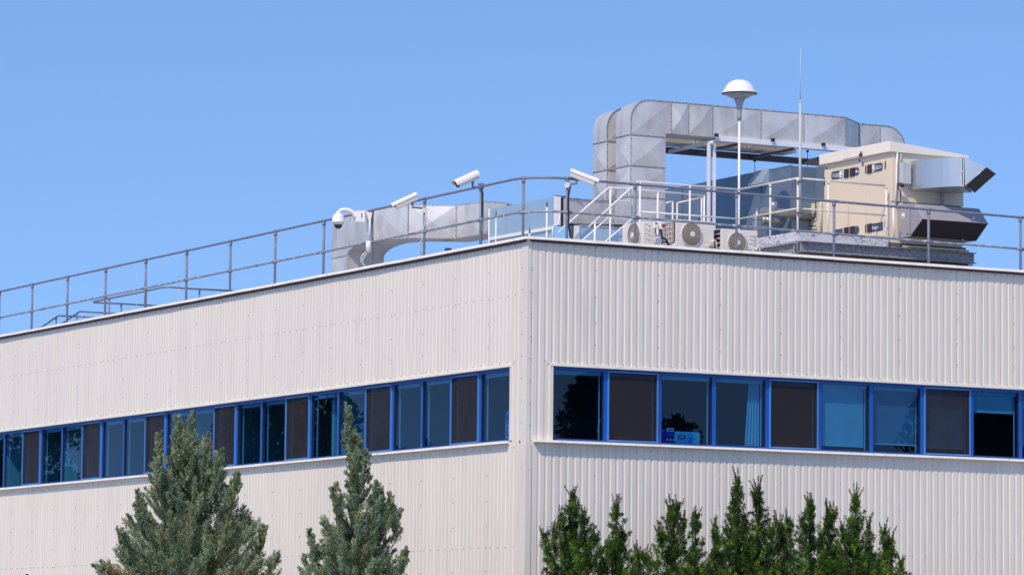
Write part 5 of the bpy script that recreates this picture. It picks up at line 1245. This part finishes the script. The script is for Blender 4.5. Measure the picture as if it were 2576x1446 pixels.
def feather(R, base, axis, length, rad, nb, nl, ll, lw, thick, spread):
    """a plume made of nb branchlets, each set with nl leaves -> quads"""
    axis = axis/np.linalg.norm(axis)
    ref = np.array((0.3, 0.5, 0.81)); a = np.cross(axis, ref); a /= np.linalg.norm(a); b = np.cross(axis, a)
    t = R.random(nb)**0.8; th = R.random(nb)*2*math.pi
    radial = np.cos(th)[:, None]*a+np.sin(th)[:, None]*b
    prof = np.sin(np.clip(t*0.80+0.18, 0, 1)*math.pi)**0.8
    Lb = (0.35+0.65*prof)*rad*R.uniform(.9, 1.9, nb)
    db = axis*1.0+radial*R.uniform(.25, .95, (nb, 1))+R.normal(0, .12, (nb, 3))+np.array((0, 0, .25)); db /= np.linalg.norm(db, axis=1)[:, None]
    st = base+axis*(t*length)[:, None]+radial*(rad*.12*R.random((nb, 1)))
    u = R.random((nb, nl))
    pos = (st[:, None, :]+db[:, None, :]*(u*Lb[:, None])[:, :, None]+R.normal(0, 1, (nb, nl, 3))*(thick*(1-.55*u))[:, :, None]).reshape(-1, 3)
    d = (np.repeat(db[:, None, :], nl, 1)+R.normal(0, spread, (nb, nl, 3))).reshape(-1, 3); d /= np.linalg.norm(d, axis=1)[:, None]
    n = nb*nl
    w = np.cross(d, R.normal(0, 1, (n, 3))); w /= np.linalg.norm(w, axis=1)[:, None]
    L = ll*R.uniform(.6, 1.3, (n, 1)); Wd_ = lw*R.uniform(.7, 1.3, (n, 1))
    p0 = pos-d*L*.5; p2 = pos+d*L*.5; m_ = pos+d*L*.05
    return np.stack([p0, m_+w*Wd_*.5, p2, m_-w*Wd_*.5], axis=1), np.repeat(np.clip(R.normal(1, .2, nb), .5, 1.6), nl)

def conifer(name, label, group, cx, base_pt, outline, leaders, cfg, mt, seed):
    """outline: (y_px, left_px, right_px) of the crown in the survey photo, turned into a lopsided solid of revolution round the trunk"""
    R = np.random.default_rng(seed)
    base = np.asarray(base_pt, float); Dd = float(np.dot(base-CAM, FW))+0.0
    sc = Dd/FPX
    er = np.array((math.cos(YAW), -math.sin(YAW), 0)); ef = np.array((math.sin(YAW), math.cos(YAW), 0))
    def z_of(y): return (CAM+ray(cx, y)*Dd)[2]
    zs = np.array([z_of(o[0]) for o in outline]); fz = np.clip((zs-zs.min())/max(.1, zs.max()-zs.min()), 0, 1); wide = cfg['wide'][0]+(cfg['wide'][1]-cfg['wide'][0])*fz
    lf = np.array([(cx-o[1])*sc for o in outline])*wide; rg = np.array([(o[2]-cx)*sc for o in outline])*wide
    o_ = np.argsort(zs); zs, lf, rg = zs[o_], lf[o_], rg[o_]
    # complete the crown down to the ground
    zlow = 0.35
    zs = np.concatenate([[zlow, zs[0]*0.55], zs]); lf = np.concatenate([[lf[0]*0.55, lf[0]*1.08], lf]); rg = np.concatenate([[rg[0]*0.55, rg[0]*1.08], rg])
    t = thing(name, (base[0], base[1], 0), label, cfg['cat'], group)
    trunk = MB(); ztop = zs[-1]
    trunk.tube([(base[0], base[1], -0.1), (base[0]+.02, base[1], ztop*.35), (base[0], base[1]+.02, ztop*.65), (base[0], base[1], ztop*.93)], cfg['trunk'], 'bark', 10, 0.012)
    Vs, Cs = [], []
    nrm_cols = cfg['cols']
    def add(b0, ax, ln, rd, n, ll, lw, spread, col, taper=0.75):
        if taper == 0.1:
            qd = sprays(R, b0, ax, ln, rd, n, ll, lw, spread, taper); br_ = np.ones(len(qd))
        else:
            nb = max(3, int(n/cfg['nl'])); qd, br_ = feather(R, b0, ax, ln, rd, nb, cfg['nl'], ll, lw, cfg['thick'], cfg['jit'])
        Vs.append(qd.reshape(-1, 3)); n = len(qd)
        Cs.append(np.clip(col[None, :]*br_[:, None]*R.normal(1, .15, (n, 1))*R.normal(1, .05, (n, 3)), 0.004, 1))
    def pick(): 
        c = nrm_cols[R.choice(len(nrm_cols), p=cfg['p'])]; return np.array(c)*R.uniform(.78, 1.2)
    area = float(np.sum(((lf+rg)[1:]+(lf+rg)[:-1])*0.5*np.diff(zs)))
    NP = int(cfg['plumes']*area)
    cw = (lf+rg)+.05; cdf = np.cumsum(cw*np.gradient(zs)); cdf /= cdf[-1]
    for k in range(NP):
        z = np.interp(R.random(), cdf, zs)
        if z < zs[2]-0.35 and R.random() > 0.35: continue
        phi = R.random()*2*math.pi; cph = math.cos(phi); rl_ = np.interp(z, zs, rg if cph > 0 else lf); rmean = 0.5*(np.interp(z, zs, rg)+np.interp(z, zs, lf))
        rad_ = abs(cph)*rl_+(1-abs(cph))*rmean
        u_ = R.random()**cfg['edge'] if R.random() > cfg['fill'] else R.uniform(0, .75)
        ln = R.uniform(*cfg['len'])*min(1, 0.35+rad_*0.8); out = er*cph+ef*math.sin(phi)
        ax = out*cfg['out']*R.uniform(.5, 1.3)+np.array((0, 0, 1.0))
        ax /= np.linalg.norm(ax)
        tip = np.array((base[0], base[1], 0))+out*rad_*u_*R.uniform(.9, 1.06); tip[2] = z+R.uniform(-.05, .10)
        b0 = tip-ax*ln
        add(b0, ax, ln, ln*cfg['fat']*R.uniform(.8, 1.25), int(cfg['n']*ln/0.5), cfg['ll'], cfg['lw'], cfg['spread'], pick())
        if k % cfg['limb'] == 0:
            c0 = np.array((base[0], base[1], max(0.3, z-rad_*0.7-ln*.5))); trunk.tube([c0, (c0+b0)/2+np.array((0, 0, -.03)), b0, b0+ax*ln*.6], cfg['rl'], 'bark', 5, 0.003)
    for (lx, ly, half, by) in leaders:
        p_t = CAM+ray(lx, ly)*(Dd+R.uniform(-.12, .12))-np.array((0, 0, cfg['low'])); p_b = CAM+ray(lx+(cx-lx)*0.12, by)*Dd; p_b = p_b+ef*R.uniform(-.1, .1)
        ln = np.linalg.norm(p_t-p_b); ax = (p_t-p_b)/ln
        trunk.tube([p_b-ax*.2, (p_b+p_t)/2, p_t-ax*.02], 0.012, 'bark', 5, 0.003)
        nb = max(3, int(ln/cfg['lead_step']))
        for j in range(nb):
            f = (j+.5)/nb; c0 = p_b+ax*ln*f; wd = half*sc*(1-f)**0.8+0.012
            for _ in range(3):
                th = R.random()*2*math.pi; o2 = er*math.cos(th)+ef*math.sin(th); a2 = o2*0.55+np.array((0, 0, 1.0)); a2 /= np.linalg.norm(a2); l2 = cfg['lead_len']*R.uniform(.6, 1.25)*(1-.35*f)
                st = c0+o2*wd*R.uniform(.0, .75)-a2*l2*.4
                add(st, a2, l2, l2*cfg['fat']*.8, int(cfg['n']*l2/0.5*1.1), cfg['ll'], cfg['lw'], cfg['spread'], pick())
        if cfg['whisk']:
            for _ in range(cfg['whisk']):
                th = R.random()*2*math.pi; o2 = er*math.cos(th)+ef*math.sin(th); a2 = o2*R.uniform(.1, .65)+np.array((0, 0, 1.0)); a2 /= np.linalg.norm(a2)
                l2 = R.uniform(.14, .30); st = p_b+ax*ln*R.uniform(.62, .92)+o2*half*sc*.2
                trunk.tube([st, st+a2*l2], 0.0045, 'bark', 4, 0.002); add(st, a2, l2, 0.014, int(44*l2/.2), cfg['ll']*.85, cfg['lw'], 1.3, np.array(nrm_cols[-1])*R.uniform(.8, 1.2), 0.1)
    trunk.build('trunk', t)
    leaf_mesh('crown', t, np.concatenate(Vs), np.concatenate(Cs), mt)
    return t
JUN = dict(cat='tree', trunk=0.11, plumes=185, edge=0.55, len=(0.28, 0.62), out=0.85, fat=0.20, n=420, ll=0.042, lw=0.0130, spread=0.8, limb=22, lead_step=0.055, lead_len=0.25, whisk=0, low=0.05, fill=0.30, rl=0.014, wide=(1.08, 1.05), nl=10, thick=0.015, jit=0.40,
           cols=[(0.330, 0.415, 0.235), (0.235, 0.325, 0.195), (0.410, 0.420, 0.195), (0.115, 0.165, 0.090), (0.34, 0.26, 0.11)], p=[.40, .29, .13, .16, .02])
YEW = dict(cat='shrub', trunk=0.05, plumes=420, edge=0.6, len=(0.15, 0.33), out=0.7, fat=0.30, n=300, ll=0.040, lw=0.0125, spread=1.15, limb=34, lead_step=0.05, lead_len=0.16, whisk=7, low=0.13, fill=0.35, rl=0.007, wide=(1.75, 1.15), nl=9, thick=0.022, jit=0.75,
           cols=[(0.068, 0.150, 0.022), (0.042, 0.095, 0.020), (0.165, 0.275, 0.035), (0.026, 0.055, 0.018), (0.095, 0.125, 0.045)], p=[.34, .23, .26, .13, .04])
def ground_at(x, plane_axis, v): p = on(plane_axis, v, (x, 1400)); return (p[0], p[1], 0)
conifer('juniper_tree', 'broad grey-green juniper with several pointed tops, the bigger of two', 'junipers before the left wall', 465, ground_at(465, 0, -3.6),
        [(1060, 455, 475), (1100, 425, 500), (1140, 392, 545), (1180, 372, 585), (1220, 362, 600), (1250, 350, 622), (1300, 312, 640), (1340, 298, 652), (1390, 282, 680), (1420, 255, 695), (1446, 232, 712)],
        [(398, 1088, 20, 1220), (446, 1042, 18, 1170), (484, 1032, 17, 1160), (521, 1092, 20, 1190), (553, 1130, 22, 1220), (600, 1190, 20, 1270), (345, 1230, 16, 1320), (668, 1320, 14, 1400), (700, 1395, 10, 1446), (245, 1420, 10, 1460), (470, 1090, 34, 1230), (300, 1330, 12, 1410)], JUN, 'juniper', 21)
conifer('juniper_tree', 'slender-topped grey-green juniper, the smaller one nearer the building corner', 'junipers before the left wall', 892, ground_at(892, 0, -3.2),
        [(1075, 880, 892), (1110, 872, 908), (1150, 868, 920), (1190, 862, 930), (1220, 848, 940), (1250, 832, 968), (1290, 808, 990), (1330, 796, 1002), (1380, 782, 1008), (1420, 762, 1012), (1446, 748, 1020)],
        [(877, 1020, 12, 1150), (900, 1105, 16, 1180), (919, 1130, 15, 1215), (840, 1218, 12, 1290), (945, 1212, 14, 1290), (984, 1240, 14, 1330), (1004, 1280, 8, 1340), (778, 1330, 12, 1420), (1022, 1380, 12, 1440), (762, 1395, 8, 1440), (958, 1225, 14, 1300)], JUN, 'juniper', 22)
YG = 'yews before the right wall'
yews = [
 (1440, 'dark green yew nearest the corner, broadest of the row with one high tip', [(1240, 1436, 1446), (1265, 1424, 1458), (1290, 1420, 1476), (1320, 1402, 1488), (1350, 1384, 1500), (1380, 1388, 1508), (1446, 1396, 1512)], [(1442, 1222, 12, 1290), (1413, 1285, 10, 1330), (1466, 1280, 9, 1330), (1370, 1330, 9, 1400), (1392, 1315, 8, 1360), (1492, 1330, 9, 1380)]),
 (1551, 'narrow spindly yew with a bare forked tip right of the broad one', [(1280, 1543, 1560), (1300, 1540, 1566), (1330, 1530, 1576), (1370, 1526, 1580), (1410, 1518, 1588), (1446, 1512, 1592)], [(1550, 1255, 12, 1310), (1536, 1350, 10, 1400)]),
 (1608, 'lowest small yew in a gap of the row, white wall behind', [(1400, 1598, 1622), (1420, 1592, 1628), (1446, 1586, 1634)], [(1604, 1370, 8, 1410), (1622, 1382, 7, 1420)]),
 (1692, 'bushy upright yew with spiky twigs on a flat-looking top', [(1275, 1680, 1706), (1300, 1670, 1714), (1340, 1658, 1720), (1380, 1650, 1728), (1446, 1640, 1738)], [(1686, 1256, 10, 1310), (1706, 1252, 9, 1310), (1660, 1322, 8, 1370), (1720, 1290, 9, 1340)]),
 (1749, 'narrow yew leaning on the bushy flat-topped one, forked tip', [(1295, 1740, 1760), (1320, 1736, 1764), (1360, 1730, 1768), (1400, 1724, 1776), (1446, 1716, 1784)], [(1750, 1282, 11, 1340)]),
 (1802, 'tiny pointed yew left of the two tallest tops', [(1330, 1796, 1810), (1355, 1790, 1814), (1390, 1782, 1824), (1446, 1772, 1838)], [(1800, 1308, 8, 1365)]),
 (1856, 'tallest yew of the row, tip almost at the window sill', [(1215, 1848, 1864), (1235, 1846, 1866), (1262, 1840, 1872), (1290, 1832, 1880), (1330, 1822, 1890), (1380, 1808, 1904), (1446, 1800, 1916)], [(1856, 1190, 12, 1255), (1848, 1240, 12, 1290)]),
 (1907, 'second tallest yew, close on the right of the tallest', [(1232, 1898, 1916), (1252, 1900, 1914), (1275, 1892, 1924), (1310, 1886, 1934), (1360, 1880, 1946), (1446, 1870, 1956)], [(1907, 1210, 12, 1275), (1900, 1225, 7, 1260)]),
 (1972, 'blunt low yew with spreading twigs in a dip of the row', [(1315, 1955, 1990), (1345, 1940, 2004), (1380, 1932, 2012), (1446, 1926, 2020)], [(1958, 1300, 10, 1350), (1984, 1292, 9, 1350), (1940, 1310, 8, 1360)]),
 (2038, 'mid-height yew with a tufted tip right of the blunt low one', [(1262, 2028, 2048), (1285, 2030, 2046), (1310, 2020, 2056), (1350, 2008, 2066), (1446, 1996, 2078)], [(2038, 1245, 13, 1305), (2016, 1290, 8, 1340)]),
 (2086, 'slim yew squeezed between two taller pointed ones', [(1285, 2076, 2098), (1310, 2072, 2100), (1350, 2066, 2106), (1400, 2060, 2112), (1446, 2056, 2118)], [(2084, 1270, 12, 1330), (2100, 1276, 8, 1310)]),
 (2152, 'tall pointed yew near the right end of the row', [(1250, 2144, 2160), (1280, 2138, 2166), (1310, 2128, 2182), (1350, 2112, 2196), (1400, 2102, 2204), (1446, 2094, 2212)], [(2151, 1232, 12, 1290), (2120, 1315, 9, 1360), (2186, 1305, 9, 1350)]),
 (2230, 'last yew at the right end of the row, low and drooping', [(1345, 2218, 2240), (1370, 2214, 2248), (1400, 2206, 2256), (1446, 2196, 2276)], [(2222, 1320, 10, 1375), (2240, 1340, 8, 1390), (2268, 1395, 7, 1440)]),
]
for i, (cx, lab, outl, lead) in enumerate(yews):
    conifer('yew_shrub', lab, YG, cx, ground_at(cx, 1, -2.4-0.35*((i*7) % 3)), outl, lead, YEW, 'yew', 100+i)

# trees across the yard, seen mirrored in the glass
def far_tree(x, y, h, w, lab, seed):
    R = np.random.default_rng(seed); t = thing('broadleaf_tree', (x, y, 0), lab, 'tree', 'trees mirrored in the windows')
    b = MB(); b.tube([(x, y, -.1), (x+.1, y, h*.4), (x, y+.1, h*.85)], 0.25, 'bark', 10, 0.04); b.build('trunk', t)
    Vs, Cs = [], []
    for k in range(int(60+60*w)):
        f = R.random(); z = h*(.28+.72*f); rr = w*math.sin(min(1, .25+.75*f)*math.pi*.98+.02)**.6*R.random()**.5; a = R.random()*6.283
        c = np.array((x+rr*math.cos(a), y+rr*math.sin(a), z-.4)); qd = sprays(R, c, np.array((math.cos(a)*.4, math.sin(a)*.4, 1)), 1.2, .7, 130, .2, .13, 1.0, .5); Vs.append(qd.reshape(-1, 3)); Cs.append(np.clip(np.array((.035, .06, .02))*R.uniform(.7, 1.3)*R.normal(1, .15, (130, 1))*np.ones((130, 3)), .004, 1))
    leaf_mesh('crown', t, np.concatenate(Vs), np.concatenate(Cs), 'yew')
far_tree(-20.5, 54.0, 13.5, 2.5, 'dark tree across the yard, mirrored in the black panes of the left row', 1)
far_tree(-20, 74.7, 14.0, 1.5, 'dark tree mirrored in the leftmost window panes', 2)
far_tree(-19.5, 43.8, 7.7, 0.6, 'small tree mirrored low in a blue pane near the corner', 3)
far_tree(33.7, -58, 11.6, 1.4, 'tree mirrored in the first right window beside the corner', 4)
far_tree(38.6, -58, 9.2, 1.3, 'low tree mirrored behind the packages on the sill', 5)
far_tree(52.0, -60, 12.0, 2.2, 'tree mirrored in the half open blind window at the right edge', 6)
